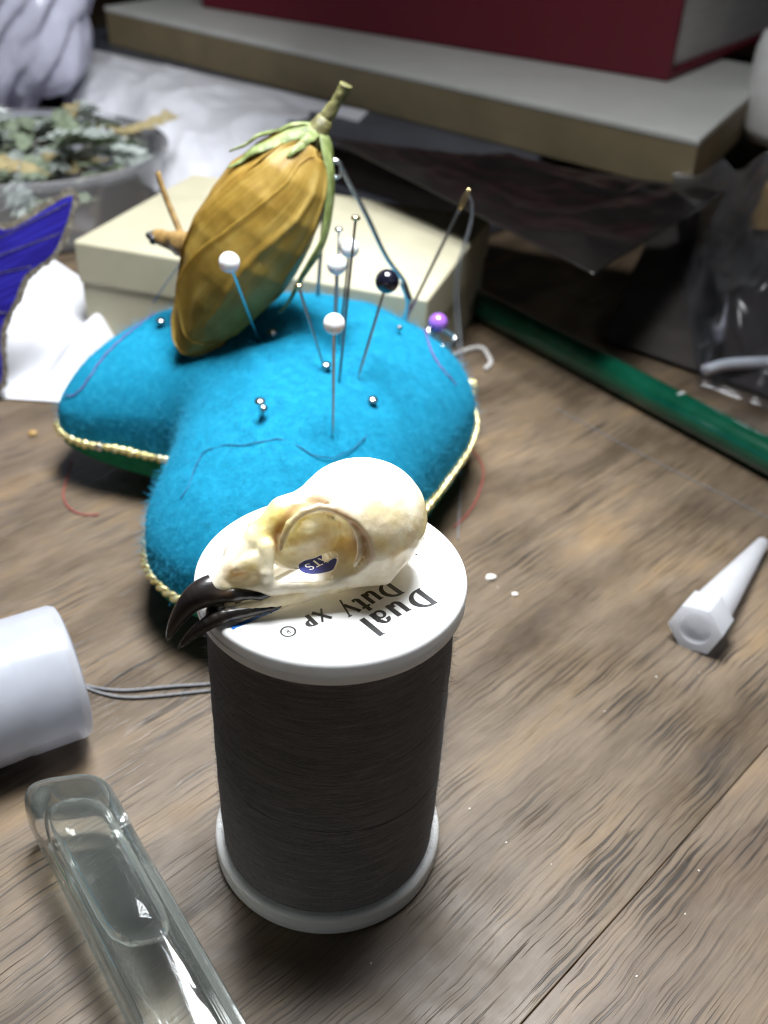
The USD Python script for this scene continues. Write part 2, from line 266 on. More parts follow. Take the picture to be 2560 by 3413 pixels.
CLEARBAG = film('clear_bag', (0.9, 0.9, 0.92), 1.22, 0.14, 0.006, 0.4)
MILKBAG = film('milky_bag', (0.8, 0.82, 0.88), 1.9, 0.25, 0.75, 0.3, 90)
def vial_glass(name, tint, ior, gl, haze):
    return mat(name, {'t': ('transparent_bsdf', {'color': tint}), 'g': ('glass_bsdf', {'color': tint, 'roughness': 0.03, 'IOR': ior}), 'a': ('mix_closure', {'fac': gl}), 'gl': ('glossy_bsdf', {'color': (1, 1, 1), 'roughness': 0.06}), 'fr': ('fresnel', {'IOR': ior}), 'x': ('mix_closure', {}),
        'd': ('principled_bsdf', {'base_color': (0.74, 0.79, 0.74), 'roughness': 0.3}), 'lw': ('layer_weight', {'blend': 0.35}), 'hz': ('math', {'math_type': 'multiply', 'value2': haze}), 'y': ('mix_closure', {})},
        [('t.BSDF', 'a.closure1'), ('g.BSDF', 'a.closure2'), ('fr.fac', 'x.fac'), ('a.closure', 'x.closure1'), ('gl.BSDF', 'x.closure2'), ('lw.facing', 'hz.value1'), ('hz.value', 'y.fac'), ('x.closure', 'y.closure1'), ('d.BSDF', 'y.closure2')], surface='y.closure')
GLASS = vial_glass('vial_glass', (0.985, 0.993, 0.985), 1.42, 0.05, 0.13)
LIQUID = vial_glass('clear_liquid', (0.985, 0.99, 0.98), 1.18, 0.05, 0.03); BUBBLE = vial_glass('air_in_liquid', (0.98, 0.985, 0.975), 1.25, 0.06, 0.10)
BLACKBAG = pbr('black_plastic_film', [(0.006, 0.0052, 0.005), (0.012, 0.0095, 0.009)], 80, 5, rough=0.3, bump=0.6, bscale=130, specular_ior_level=0.5)
DARKJUNK = pbr('dark_brown_cloth', [(0.012, 0.009, 0.008), (0.03, 0.022, 0.018)], 80, 5, rough=0.8)
WINGB = mat('blue_wing_scales', {'g': ('geometry', {}), 'rt': ('mapping', {'rotation': (0, 0.42, 0)}), 'mp': ('mapping', {'scale': (50, 50, 900)}), 'n': ('noise_texture', {'scale': 1, 'detail': 4}), 'r': ('rgb_ramp', {'ramp': [(0.25, (0.009, 0.006, 0.09)), (0.5, (0.020, 0.014, 0.22)), (0.75, (0.038, 0.036, 0.44))]}),
        'p': ('principled_bsdf', {'roughness': 0.35, 'metallic': 0.35, 'sheen_weight': 0.3, 'sheen_tint': (0.1, 0.1, 0.9)})}, [('g.position', 'rt.vector'), ('rt.vector', 'mp.vector'), ('mp.vector', 'n.vector'), ('n.fac', 'r.fac'), ('r.color', 'p.base_color')])
WINGE = pbr('brown_wing_edge', [(0.02, 0.016, 0.013), (0.09, 0.075, 0.055), (0.2, 0.18, 0.14)], 900, rough=0.7)
LEAFM = [mat(f'dry_leaf_{k}', {'g': ('geometry', {}), 'n': ('noise_texture', {'scale': 350, 'detail': 4}), 'r': ('rgb_ramp', {'ramp': [(0.3, c0), (0.7, c1)]}), 'p': ('principled_bsdf', {'roughness': 0.8}), 'tl': ('translucent_bsdf', {'color': c1}), 'x': ('mix_closure', {'fac': 0.2})},
        [('g.position', 'n.vector'), ('n.fac', 'r.fac'), ('r.color', 'p.base_color'), ('p.BSDF', 'x.closure1'), ('tl.BSDF', 'x.closure2')], surface='x.closure') for k, (c0, c1) in zip(('sage', 'silver', 'straw'), (((0.15, 0.19, 0.12), (0.29, 0.34, 0.24)), ((0.27, 0.31, 0.28), (0.44, 0.48, 0.45)), ((0.30, 0.24, 0.11), (0.46, 0.38, 0.2))))]
def petal_material(name, cols):
    return mat(name, {'g': ('attribute', {'attribute': 'stain'}), 'pos': ('geometry', {}), 'sx': ('separate_xyz', {}), 'cv': ('combine_xyz', {}), 'mp': ('mapping', {'scale': (6, 1.0, 1)}), 'v': ('noise_texture', {'scale': 1, 'detail': 4, 'roughness': 0.6, 'distortion': 0.3}),
        'n': ('noise_texture', {'scale': 150, 'detail': 5, 'roughness': 0.65}), 'mq': ('mapping', {'scale': (55, 2.5, 1)}), 'v2': ('noise_texture', {'scale': 1, 'detail': 3, 'roughness': 0.6}), 'mv': ('mix_float', {'fac': 0.35}), 'mx': ('mix_float', {'fac': 0.42}), 'r': ('rgb_ramp', {'ramp': [(0.35, cols[0]), (0.46, cols[1]), (0.54, cols[2]), (0.65, cols[3])]}),
        'b': ('bump', {'distance': 0.22 * MM, 'strength': 0.6}), 'p': ('principled_bsdf', {'roughness': 0.42, 'specular_ior_level': 0.4}), 'tl': ('translucent_bsdf', {'color': cols[3]}), 'x': ('mix_closure', {'fac': 0.42})},
        [('g.vector', 'mp.vector'), ('mp.vector', 'v.vector'), ('pos.position', 'n.vector'), ('g.vector', 'mq.vector'), ('mq.vector', 'v2.vector'), ('v.fac', 'mv.a'), ('v2.fac', 'mv.b'), ('mv.result', 'mx.a'), ('n.fac', 'mx.b'), ('mx.result', 'r.fac'), ('r.color', 'p.base_color'), ('mv.result', 'b.height'), ('b.normal', 'p.normal'), ('p.BSDF', 'x.closure1'), ('tl.BSDF', 'x.closure2')], surface='x.closure')
PETAL = petal_material('dried_petal', [(0.23, 0.135, 0.024), (0.37, 0.235, 0.042), (0.49, 0.335, 0.075), (0.62, 0.47, 0.17)])
PETAL2 = petal_material('dried_petal_dark', [(0.17, 0.09, 0.016), (0.29, 0.17, 0.03), (0.40, 0.255, 0.052), (0.54, 0.39, 0.13)])
SEPAL = pbr('dried_sepal', [(0.06, 0.07, 0.018), (0.14, 0.18, 0.05), (0.29, 0.34, 0.15)], 420, 5, stretch=(1, 1, 0.5), rough=0.55, bump=0.15, bscale=900)
STEM = pbr('dried_stem', [(0.05, 0.045, 0.018), (0.13, 0.12, 0.04), (0.27, 0.27, 0.11)], 500, 5, rough=0.6, bump=0.2, bscale=900)
TWIG = pbr('brown_stalk', [(0.16, 0.09, 0.025), (0.34, 0.22, 0.08)], 600, rough=0.5, bump=0.05)
BONE = mat('bone', {'a': ('attribute', {'attribute': 'stain'}), 'g': ('geometry', {}), 'n': ('noise_texture', {'scale': 420, 'detail': 5, 'roughness': 0.65}), 'r': ('rgb_ramp', {'ramp': [(0.3, (0.80, 0.72, 0.60)), (0.7, (1.08, 1.06, 1.02))]}),
        'm': ('mix_color', {'blend_type': 'multiply', 'fac': 1.0, 'use_clamp': True, 'use_clamp_result': True}), 'nb': ('noise_texture', {'scale': 900, 'detail': 3}), 'b': ('bump', {'distance': 0.10 * MM, 'strength': 0.9}),
        'p': ('principled_bsdf', {'roughness': 0.3, 'subsurface_weight': 0.32, 'subsurface_scale': 0.0012, 'subsurface_radius': (1.0, 0.85, 0.62), 'subsurface_method': 'random_walk'})},
        [('g.position', 'n.vector'), ('n.fac', 'r.fac'), ('a.color', 'm.a'), ('r.color', 'm.b'), ('m.result', 'p.base_color'), ('g.position', 'nb.vector'), ('nb.fac', 'b.height'), ('b.normal', 'p.normal')])
MEMB = pbr('brown_membrane', [(0.16, 0.08, 0.025), (0.34, 0.20, 0.07), (0.5, 0.36, 0.17)], 900, rough=0.35, bump=0.08, bscale=2500)
CRUMB = pbr('pale_crumb', [(0.6, 0.58, 0.52), (0.8, 0.78, 0.74)], 900, rough=0.7)

# ------------------------------------------------------------------ table
GX, GY = np.array([math.cos(GA), math.sin(GA), 0]), np.array([-math.sin(GA), math.cos(GA), 0])
SEAM = float(np.array([48.0, -5.4, 0]) @ GY)
table = tag(UsdGeom.Xform.Define(stage, '/World/tabletop').GetPrim(), 'worn grey-brown wooden tabletop of boards with dark grain lines', None, None, 'structure')
def board(y0, y1, mt):
    b = rbox(-700, y0, -18, 900, y1, 0, 0.18); b.vertices[:] = b.vertices[:, :1] * GX + b.vertices[:, 1:2] * GY + b.vertices[:, 2:] * np.array([0, 0, 1])
    return obj('plank', b, mt, table)
board(SEAM + 0.05, SEAM + 900, WOOD); board(SEAM - 160, SEAM - 0.05, WOOD2)

# ------------------------------------------------------------------ thread spool
H, R = 49.0, 16.0
spool = thing('thread_spool', 'white spool wound with charcoal grey sewing thread, standing upright under the bird skull', 'thread spool')
def flange(z0, z1):
    t = z1 - z0; p = [(0, z0), (R - 0.8, z0)] + [(R - 0.7 + 0.7 * math.sin(a), z0 + 0.7 - 0.7 * math.cos(a)) for a in np.linspace(0.2, 1.5, 5)]
    p += [(R, z0 + t * 0.42), (R - 0.12, z0 + t * 0.46), (R - 0.12, z0 + t * 0.5), (R, z0 + t * 0.54)]
    p += [(R - 0.8 + 0.8 * math.cos(a), z1 - 0.8 + 0.8 * math.sin(a)) for a in np.linspace(0.1, 1.45, 6)] + [(0, z1)]
    return lathe(p, 160)
obj('flange', flange(0, 3.5), WHITE, spool, label='lower white flange of the spool'); obj('flange', flange(H - 3.4, H), WHITE, spool, label='upper white flange of the spool')
zz = np.linspace(3.45, H - 3.35, 170 * 6); prof = 15.05 - 0.25 * ((zz - H / 2) / 21)**4 + 0.018 * np.abs(np.sin(np.pi * (zz - 3.45) / 0.245)) + 0.03 * np.sin(zz * 0.9)
winding = lathe([(8, zz[0])] + list(zip(prof, zz)) + [(8, zz[-1])], 144)
w_v = winding.vertices; ang = np.arctan2(w_v[:, 1], w_v[:, 0]); w_v[:, 2] += np.where((w_v[:, 2] > 4) & (w_v[:, 2] < H - 4), 0.12 * ang / np.pi, 0)
wind = obj('thread_winding', winding, THREAD, spool, smooth=True)
for zc_, tilt_, ph_ in ((29.5, 1.6, 0.4), (20.5, -1.2, 0.2)):
    A = np.linspace(0, 2 * np.pi, 120); rr0 = 15.04 - 0.25 * ((zc_ - H / 2) / 21)**4; obj('thread_wrap', tube(np.stack([rr0 * np.cos(A), rr0 * np.sin(A), zc_ + tilt_ * np.cos(A + ph_) + 0.15 * np.sin(3 * A)], 1), 0.075, 6, False), THREAD, wind, True)
lab = obj('paper_label', lathe([(0, H + 0.005), (14.75, H + 0.005), (14.75, H + 0.05), (0, H + 0.05)], 128), LABEL, spool)
for a0, a1, r_ in ((-1.36, -0.72, 14.55),):
    A = np.linspace(a0, a1, 40); P = np.stack([(r_ + 0.12 * np.sin(A * 9)) * np.cos(A), (r_ + 0.12 * np.sin(A * 9)) * np.sin(A), np.full(40, H + 0.06)], 1)
    obj('label_scuff', tube(P, 0.05 * (0.3 + np.abs(np.sin(A * 23)))), PAPER, lab)
# lettering: thick stems, thin joins
def ring(cx, cy, rx, ry, tx, ty, n=64):
    o = affinity.scale(Point(0, 0).buffer(1, n), rx, ry); i = affinity.scale(Point(0, 0).buffer(1, n), rx - tx, ry - ty)
    return affinity.translate(o.difference(i), cx, cy)
def stroke(pts, w): return LineString(pts).buffer(w / 2, cap_style=2, join_style=1)
def half(s, x0, x1, y0, y1): return s.intersection(sbox(x0, y0, x1, y1))
def glyph(c):
    S, t = 0.22, 0.10
    if c == 'D': return unary_union([sbox(0.04, 0, 0.04 + S, 1), half(ring(0.2, 0.5, 0.62, 0.5, S, t), 0.16, 1, 0, 1), sbox(0, 0, 0.24, 0.05), sbox(0, 0.95, 0.24, 1)]), 0.9
    if c == 'u': return unary_union([sbox(0.05, 0.2, 0.05 + S * .9, 0.7), half(ring(0.3, 0.24, 0.25, 0.25, S * .9, 0.1), 0, 1, -0.02, 0.24), sbox(0.46, 0, 0.46 + S * .9, 0.7), sbox(0, 0.65, 0.1, 0.7)]), 0.72
    if c == 'a': return unary_union([ring(0.25, 0.21, 0.24, 0.22, 0.14, 0.08), sbox(0.38, 0, 0.38 + S * .9, 0.5), half(ring(0.28, 0.46, 0.25, 0.25, S * .85, 0.09), 0.03, 1, 0.47, 1)]), 0.64
    if c == 'l': return unary_union([sbox(0.04, 0, 0.04 + S, 1.08), sbox(0, 1.03, 0.1, 1.08)]), 0.32
    if c == 't': return unary_union([sbox(0.12, 0.13, 0.12 + S * .9, 0.92), sbox(0.0, 0.6, 0.42, 0.7), half(ring(0.34, 0.2, 0.22, 0.2, S * .9, 0.1), 0.1, 0.46, -0.01, 0.16)]), 0.5
    if c == 'y': return unary_union([stroke([(0.06, 0.7), (0.36, 0.02)], 0.17), stroke([(0.64, 0.7), (0.26, -0.3)], 0.085), sbox(-0.02, 0.65, 0.2, 0.7), sbox(0.52, 0.65, 0.72, 0.7)]), 0.74
    if c == 'X': return unary_union([stroke([(0.04, 0.72), (0.56, 0)], 0.17), stroke([(0.54, 0.72), (0.06, 0)], 0.10)]), 0.64
    if c == 'P': return unary_union([sbox(0.04, 0, 0.04 + S, 0.72), half(ring(0.2, 0.5, 0.36, 0.22, S, 0.07), 0.1, 1, 0.2, 1)]), 0.62
    if c == 'R': return unary_union([sbox(0.12, 0, 0.22, 0.6), half(ring(0.2, 0.43, 0.24, 0.17, 0.1, 0.08), 0.15, 1, 0, 1), stroke([(0.25, 0.3), (0.44, 0)], 0.11)]), 0.5
    if c == 'A': return unary_union([stroke([(0.0, 0), (0.36, 1)], 0.10), stroke([(0.36, 1), (0.72, 0)], 0.17), sbox(0.16, 0.28, 0.56, 0.37)]), 0.76
    if c == 'T': return unary_union([sbox(0.26, 0, 0.43, 1), sbox(0, 0.88, 0.69, 1)]), 0.74
    if c == 'S': return unary_union([half(ring(0.28, 0.74, 0.27, 0.27, 0.13, 0.1), 0, 0.4, 0.55, 1.1), half(ring(0.28, 0.74, 0.27, 0.27, 0.13, 0.1), 0.3, 0.6, 0.8, 1.1), half(ring(0.28, 0.27, 0.28, 0.28, 0.14, 0.1), 0.16, 0.6, -0.1, 0.46), half(ring(0.28, 0.27, 0.28, 0.28, 0.14, 0.1), -0.1, 0.25, -0.1, 0.2), stroke([(0.1, 0.6), (0.46, 0.42)], 0.13)]), 0.62
    if c == 'C': return ring(0.48, 0.5, 0.48, 0.52, 0.17, 0.1).difference(sbox(0.62, 0.25, 1.2, 0.75)), 0.85
    if c == 'O': return ring(0.5, 0.5, 0.5, 0.52, 0.17, 0.09), 1.05
    if c == 'N': return unary_union([sbox(0.02, 0, 0.1, 1), stroke([(0.06, 1), (0.66, 0)], 0.17), sbox(0.62, 0, 0.7, 1)]), 0.78
    raise KeyError(c)
def word(text, origin, angle, hgt, z, track=0.06, xscale=1.0):
    """Lettering lying on a surface of height z, as one thin mesh per letter."""
    x = 0; out = []; ca, sa = math.cos(angle), math.sin(angle)
    for c in text:
        g, w = glyph(c)
        g = affinity.affine_transform(g, [hgt * xscale, 0, 0, hgt, x, 0]); x += (w + track) * hgt * xscale
        for q in getattr(g, 'geoms', [g]):
            if q.area < 1e-4: continue
            m = trimesh.creation.extrude_polygon(q, 0.02, engine='earcut'); v = m.vertices
            m.vertices = np.stack([origin[0] + v[:, 0] * ca - v[:, 1] * sa, origin[1] + v[:, 0] * sa + v[:, 1] * ca, z + v[:, 2]], 1); out.append(m)
    return cat_(*out)
TA = math.radians(219)
obj('lettering', word('Dual', (10.1, -3.3), TA, 3.2, H + 0.055, 0.10), INK, lab, smooth=False)
obj('lettering', word('Duty', (6.45, -1.95), math.radians(221), 2.9, H + 0.055, 0.02, 0.92), INK, lab, smooth=False)
obj('lettering', word('XP', (-1.0, -7.0), math.radians(216), 2.75, H + 0.055, 0.06, 0.9), INK, lab, smooth=False)
rc = np.array([-4.6, -10.95])
rr = ring(0, 0, 0.9, 0.9, 0.24, 0.24); rm = trimesh.creation.extrude_polygon(rr, 0.02, engine='earcut'); rm.apply_translation((rc[0], rc[1], H + 0.055))
TB = math.radians(216)
obj('lettering', cat_(rm, word('R', (rc[0] - 0.32 * math.cos(TB) + 0.37 * math.sin(TB), rc[1] - 0.32 * math.sin(TB) - 0.37 * math.cos(TB)), TB, 1.25, H + 0.055)), INK, lab, smooth=False)
obj('lettering', word('A', (11.0, 7.3), TA, 1.1, H + 0.055), INK, lab, smooth=False)
obj('lettering', word('N', (9.6, 4.0), TA, 1.2, H + 0.055), INK, lab, smooth=False)
# the printed emblem: a navy oval with letters, seen through the eye socket, and the blue stripe
oc = np.array([-0.55, 2.1]); ov = trimesh.creation.extrude_polygon(affinity.scale(Point(0, 0).buffer(1, 48), 3.9, 2.2), 0.02, engine='earcut')
ov.apply_transform(trimesh.transformations.rotation_matrix(TA, [0, 0, 1])); ov.apply_translation((oc[0], oc[1], H + 0.055)); obj('printed_emblem', ov, NAVYINK, lab, smooth=False)
ux, uy = np.array([math.cos(TA), math.sin(TA)]), np.array([-math.sin(TA), math.cos(TA)])
o_ = oc - ux * 3.05 - uy * 0.62; obj('lettering', word('COATS', o_, TA, 1.25, H + 0.08, 0.1, 1.12), LABEL, lab, smooth=False)
p0, p1 = np.array([-10.7, -10.45]), np.array([-2.0, -4.3]); d = (p1 - p0) / np.linalg.norm(p1 - p0); nn = np.array([-d[1], d[0]]) * 0.26
obj('printed_stripe', trimesh.creation.extrude_polygon(Polygon([p0 - nn, p1 - nn, p1 + nn, p0 + nn]), 0.02, engine='earcut').apply_translation((0, 0, H + 0.055)), BLUEINK, lab, smooth=False)
def curves(name, P, w, mt, parent, kind='stuff'):
    """Many short fibres (n, k, 3), mm, as one BasisCurves."""
    pp = path_of(parent); c = UsdGeom.BasisCurves.Define(stage, numbered(pp, name)); o = np.zeros(3); q = pp
    while q != '/World':
        if q in ORIG: o = ORIG[q]; break
        q = q.rsplit('/', 1)[0]
    c.CreateTypeAttr('linear'); c.CreateCurveVertexCountsAttr(Vt.IntArray.FromNumpy(np.full(P.shape[0], P.shape[1], np.int32)))
    c.CreatePointsAttr(Vt.Vec3fArray.FromNumpy(((P.reshape(-1, 3) - o) * MM).astype(np.float32)))
    c.CreateWidthsAttr(Vt.FloatArray.FromNumpy(np.full(P.shape[0] * P.shape[1], w * MM, np.float32))); c.SetWidthsInterpolation('vertex')
    UsdShade.MaterialBindingAPI.Apply(c.GetPrim()).Bind(UsdShade.Material.Get(stage, mt.GetPath()))
    return tag(c.GetPrim(), kind=kind)
def fibres(P0, N, n, ln, bend):
    d = N + RNG.normal(0, 0.75, P0.shape); d /= np.linalg.norm(d, axis=1, keepdims=True); b = RNG.normal(0, bend, P0.shape); L_ = ln * RNG.uniform(0.3, 1.3, (len(P0), 1))
    t = np.linspace(0, 1, n)[None, :, None]; return P0[:, None] + d[:, None] * L_[:, None] * t + b[:, None] * L_[:, None] * t**2
a_ = RNG.uniform(0, 2 * np.pi, 9000); z_ = RNG.uniform(4, H - 4, 9000); er = np.stack([np.cos(a_), np.sin(a_), 0 * a_], 1)
curves('thread_fuzz', fibres(er * 15.05 + np.stack([0 * a_, 0 * a_, z_], 1), er, 4, 0.5, 0.5), 0.016, GREYTH, spool)

# ------------------------------------------------------------------ bird skull (local axes: a towards the back of the head, b away, c up)
YAW = math.radians(22); SO = np.array([2.6, -0.8, H + 0.06]); SX = np.array([math.cos(YAW), math.sin(YAW), 0]); SB = np.array([-math.sin(YAW), math.cos(YAW), 0])
def skull_world(m):
    v = m.vertices; m.vertices = SO + v[:, :1] * SX + v[:, 1:2] * SB + v[:, 2:] * np.array([0, 0, 1.0]); return m
def skull_f(X, Y, Z):
    brain = d_ell(X, Y, Z, (0.5, 0.3, 7.25), (7.9, 7.0, 7.2))
    d = smin(brain, chain(X, Y, Z, [((-2, 0.3, 10.0), 3.5), ((-8.0, 0.3, 9.9), 2.2), ((-10.9, 0.3, 8.2), 1.55)], 0.8), 1.2)
    d = smin(d, chain(X, Y, Z, [((-10.9, 0.2, 8.1), 1.5), ((-14.2, -0.2, 5.3), 1.35), ((-17.2, -0.6, 3.5), 1.05)], 0.6), 0.6)
    d = smin(d, d_ell(X, Y, Z, (-12.0, 0.2, 8.2), (0.8, 1.3, 0.9)), 0.4)
    for s in (-1, 1):
        d = smax(d, -d_ell(X, Y, Z, (-5.6, s * 6.3 + 0.3, 8.1), (4.6, 5.6, 4.6)), 0.2)     # eye sockets
    d = smin(d, chain(X, Y, Z, [((-9.95, -3.2, 8.4), .25), ((-9.6, -2.95, 9.6), .36), ((-8.75, -2.7, 11.2), .42), ((-7.2, -2.6, 12.25), .42), ((-5.4, -2.6, 12.5), .42), ((-3.8, -3.1, 12.1), .42), ((-2.65, -3.8, 11.2), .42), ((-1.8, -4.5, 9.9), .42), ((-1.55, -5.0, 8.4), .4), ((-1.75, -5.3, 7.0), .35), ((-2.3, -5.3, 5.7), .25)], 0.15), 0.35)
    d = smax(d, -d_ell(X, Y, Z, (-6.2, 0.3, 2.2), (6.0, 4.2, 4.6)), 0.5)                   # open palate
    low = 5.35 + 0.35 * np.sin(X * 1.3 + 1) - Z
    fill = smax(d_ell(X, Y, Z, (-5.6, 0.3, 7.9), (4.15, 3.2, 4.1)), low, 0.3)     # pale membranes that half close the sockets
    side = np.maximum(d_ell(X, Y, Z, (-5.6, 0.3, 7.6), (5.6, 2.5, 5.2)), np.minimum(-(X + 3.5 + 0.3 * np.sin(Z * 2.6) + 0.18 * np.sin(Z * 7)), X + 7.3 + 0.3 * np.sin(Z * 2.1)))
    fill = smin(fill, np.maximum(side, 2.9 - Z), 0.2); d = smin(d, fill, 0.12)
    d = smin(d, d_ell(X, Y, Z, (1.6, -4.9, 4.0), (1.6, 1.2, 1.8)), 0.8); d = smin(d, d_ell(X, Y, Z, (1.6, 5.6, 3.4), (1.7, 1.3, 2.0)), 0.8)
    d = smax(d, -d_ell(X, Y, Z, (3.3, -7.0, 5.0), (1.3, 1.2, 1.3)), 0.6)                   # ear opening
    d = smin(d, chain(X, Y, Z, [((1.4, -5.3, 3.0), 0.75), ((-6, -4.6, 3.3), 0.55), ((-11, -3.4, 3.6), 0.7), ((-13.8, -1.6, 4.2), 0.9)], 0.4, (1, 1.3, 0.85)), 0.7)   # cheek bar
    d = smin(d, chain(X, Y, Z, [((1.4, 5.7, 3.0), 0.7), ((-6, 4.9, 3.3), 0.5), ((-11, 3.3, 3.6), 0.6), ((-13.8, 1.0, 4.2), 0.9)], 0.4), 0.7)
    d = smin(d, chain(X, Y, Z, [((-11.0, -1.6, 8.0), 1.0), ((-11.6, -3.0, 5.6), 0.75), ((-11.4, -3.2, 3.8), 0.7)], 0.4), 0.5)   # bar in front of the socket
    d = smin(d, chain(X, Y, Z, [((-11.0, 2.0, 8.0), 1.0), ((-11.6, 3.0, 5.6), 0.7), ((-11.4, 3.0, 3.8), 0.6)], 0.4), 0.5)
    d = smin(d, d_ell(X, Y, Z, (-12.7, -1.9, 5.5), (2.3, 0.9, 2.2)), 0.5); d = smin(d, d_ell(X, Y, Z, (-12.7, 1.6, 5.5), (2.3, 0.9, 2.2)), 0.5); d = smin(d, d_ell(X, Y, Z, (-15.2, -0.6, 3.9), (2.4, 1.6, 1.0)), 0.5)
    d = smax(d, -d_ell(X, Y, Z, (-14.2, -2.4, 5.0), (1.9, 1.0, 1.0)), 0.4)                # nostril
    d = smin(d, d_ell(X, Y, Z, (-14.3, -1.35, 5.0), (1.3, 0.55, 0.6)), 0.3)
    d += 0.10 * (noise(np.stack([X, Y, Z], -1) * 0.8, 3) - 0.5) + 0.06 * (noise(np.stack([X, Y, Z], -1) * 2.1, 5) - 0.5)
    return -d
def bone_stain_and_shade(v):
    a, b, c = v.T; n1 = noise(v * 0.45, 11); n2 = noise(v * 1.1, 12)
    col = np.zeros((len(v), 3)) + np.array([0.855, 0.81, 0.69])
    def blend(w, k):
        nonlocal col; w = np.clip(w, 0, 1)[:, None]; col = col * (1 - w) + np.array(k) * w
    blend(np.clip((n1 - 0.5) * 3, 0, 1) * 0.55, (0.84, 0.70, 0.34))
    blend(np.exp(-(((a + 9.5) / 3.0)**2 + ((c - 10.5) / 3.2)**2)) * (0.35 + 0.8 * n2), (0.84, 0.68, 0.20))
    blend(np.exp(-(((a - 7.5) / 1.6)**2 + ((c - 7) / 4)**2)) * 0.8, (0.84, 0.73, 0.34))
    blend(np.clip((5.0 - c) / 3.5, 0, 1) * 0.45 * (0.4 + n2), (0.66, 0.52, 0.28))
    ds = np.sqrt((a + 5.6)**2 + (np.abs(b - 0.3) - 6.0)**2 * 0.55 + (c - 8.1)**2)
    dp = np.sqrt((a + 5.6)**2 + (c - 8.1)**2); blend(np.exp(-((dp - 4.4) / 0.5)**2) * 0.85 * np.clip((c - 5.5) / 2.0, 0, 1) * (b < -0.6), (0.30, 0.18, 0.07))  # rim ring: brown lining, with the shade of the recess painted in
    blend((ds < 4.3) * (np.clip((n2 - 0.5) * 5, 0, 1)) * 0.35, (0.66, 0.50, 0.28))
    blend(np.exp(-(((a + 14.4) / 1.9)**2 + ((b + 2.0) / 1.6)**2 + ((c - 5.4) / 1.3)**2)) * 0.85, (0.40, 0.25, 0.11))
    blend(np.exp(-(((a - 3.2) / 1.5)**2 + ((b + 6.2) / 1.6)**2 + ((c - 5) / 1.4)**2)) * 0.55, (0.55, 0.40, 0.14))
    return col
skull = thing('bird_skull', 'small cream bird skull with hooked black beak lying on top of the thread spool', 'bird skull', (SO[0], SO[1], H))
sm_ = surfnet(skull_f, (-19.5, -8.2, -0.6), (9.4, 8.4, 15.2), 0.22); trimesh.smoothing.filter_taubin(sm_, iterations=3)
sm_ = max(sm_.split(only_watertight=False), key=lambda q: len(q.faces)); st = bone_stain_and_shade(np.array(sm_.vertices)); obj('cranium', skull_world(sm_), BONE, skull, stain=st)
def jaw_f(X, Y, Z):
    d = chain(X, Y, Z, [((2.0, -4.3, 3.1), 0.7), ((-4, -4.1, 2.4), 0.8), ((-10.5, -3.4, 1.75), 0.8), ((-15.8, -2.7, 1.1), 0.7)], 0.4, (1, 1.5, 0.8))
    d = smin(d, chain(X, Y, Z, [((2.3, 5.4, 1.5), 0.9), ((-4, 4.6, 1.0), 0.8), ((-10.5, 2.0, 0.95), 0.75), ((-15.8, -1.6, 0.9), 0.7)], 0.4, (1, 1.5, 0.9)), 0.4)
    d += 0.16 * (noise(np.stack([X, Y, Z], -1) * 1.3, 8) - 0.5); return -d
jm = surfnet(jaw_f, (-17, -7, -0.8), (4, 7, 3.8), 0.2); trimesh.smoothing.filter_taubin(jm, iterations=3); st = bone_stain_and_shade(np.array(jm.vertices)); obj('lower_jaw', skull_world(jm), BONE, skull, stain=st)
def spline_chain(X, Y, Z, pts, k, sq):
    """The same along a smooth curve through the points."""
    q = curve([(*a, r) for a, r in pts], 16); return chain(X, Y, Z, [(p[:3], max(p[3], 0.08)) for p in q], k, sq)
def ubeak_f(X, Y, Z):
    d = spline_chain(X, Y, Z, [((-15.6, -0.5, 3.5), 1.0), ((-17.4, -0.6, 3.35), 1.35), ((-18.8, -0.7, 2.75), 1.3), ((-20.2, -0.8, 1.5), 1.0), ((-21.4, -0.9, -0.1), 0.66), ((-22.4, -1.0, -2.1), 0.14)], 0.3, (1, 1.0, 1))
    d = smin(d, chain(X, Y, Z, [((-18.2, -1.4, 2.7), 0.8), ((-15, -2.2, 3.0), 0.72), ((-12.2, -2.9, 2.75), 0.55), ((-8.4, -3.5, 2.3), 0.12)], 0.6, (1, 1.2, 1)), 0.9)
    d = smin(d, chain(X, Y, Z, [((-18.2, 0.5, 2.5), 0.75), ((-15, 1.3, 2.6), 0.55), ((-12.2, 2.0, 2.4), 0.36), ((-9.6, 2.5, 2.1), 0.13)], 0.4), 0.7)
    d += 0.02 * (noise(np.stack([X, Y, Z], -1) * 1.2, 9) - 0.5); return -d
ub = surfnet(ubeak_f, (-23.4, -4.4, -2.8), (-7.8, 3.6, 5.8), 0.17); trimesh.smoothing.filter_taubin(ub, iterations=2); ub = max(ub.split(only_watertight=False), key=lambda q: len(q.faces)); obj('upper_beak', skull_world(ub), KERATIN, skull, smooth=True)
def lbeak_f(X, Y, Z):
    d = spline_chain(X, Y, Z, [((-9.6, -3.75, 1.5), 0.2), ((-13.6, -3.25, 1.1), 0.6), ((-16.6, -2.75, 0.85), 0.8), ((-18.6, -2.5, 0.0), 0.75), ((-20.2, -2.4, -1.15), 0.5), ((-21.6, -2.3, -2.5), 0.12)], 0.3, (1, 1.1, 1))
    d = smin(d, chain(X, Y, Z, [((-13.6, -0.6, 1.1), 0.4), ((-17.2, -1.6, 0.8), 0.9)], 0.4), 0.5)
    d += 0.05 * (noise(np.stack([X, Y, Z], -1) * 1.8, 14) - 0.5); return -d
lb = surfnet(lbeak_f, (-22.4, -5, -3.2), (-10.2, 0.6, 2.8), 0.17); trimesh.smoothing.filter_taubin(lb, iterations=2); lb = max(lb.split(only_watertight=False), key=lambda q: len(q.faces)); obj('lower_beak', skull_world(lb), KERATIN, skull, smooth=True)
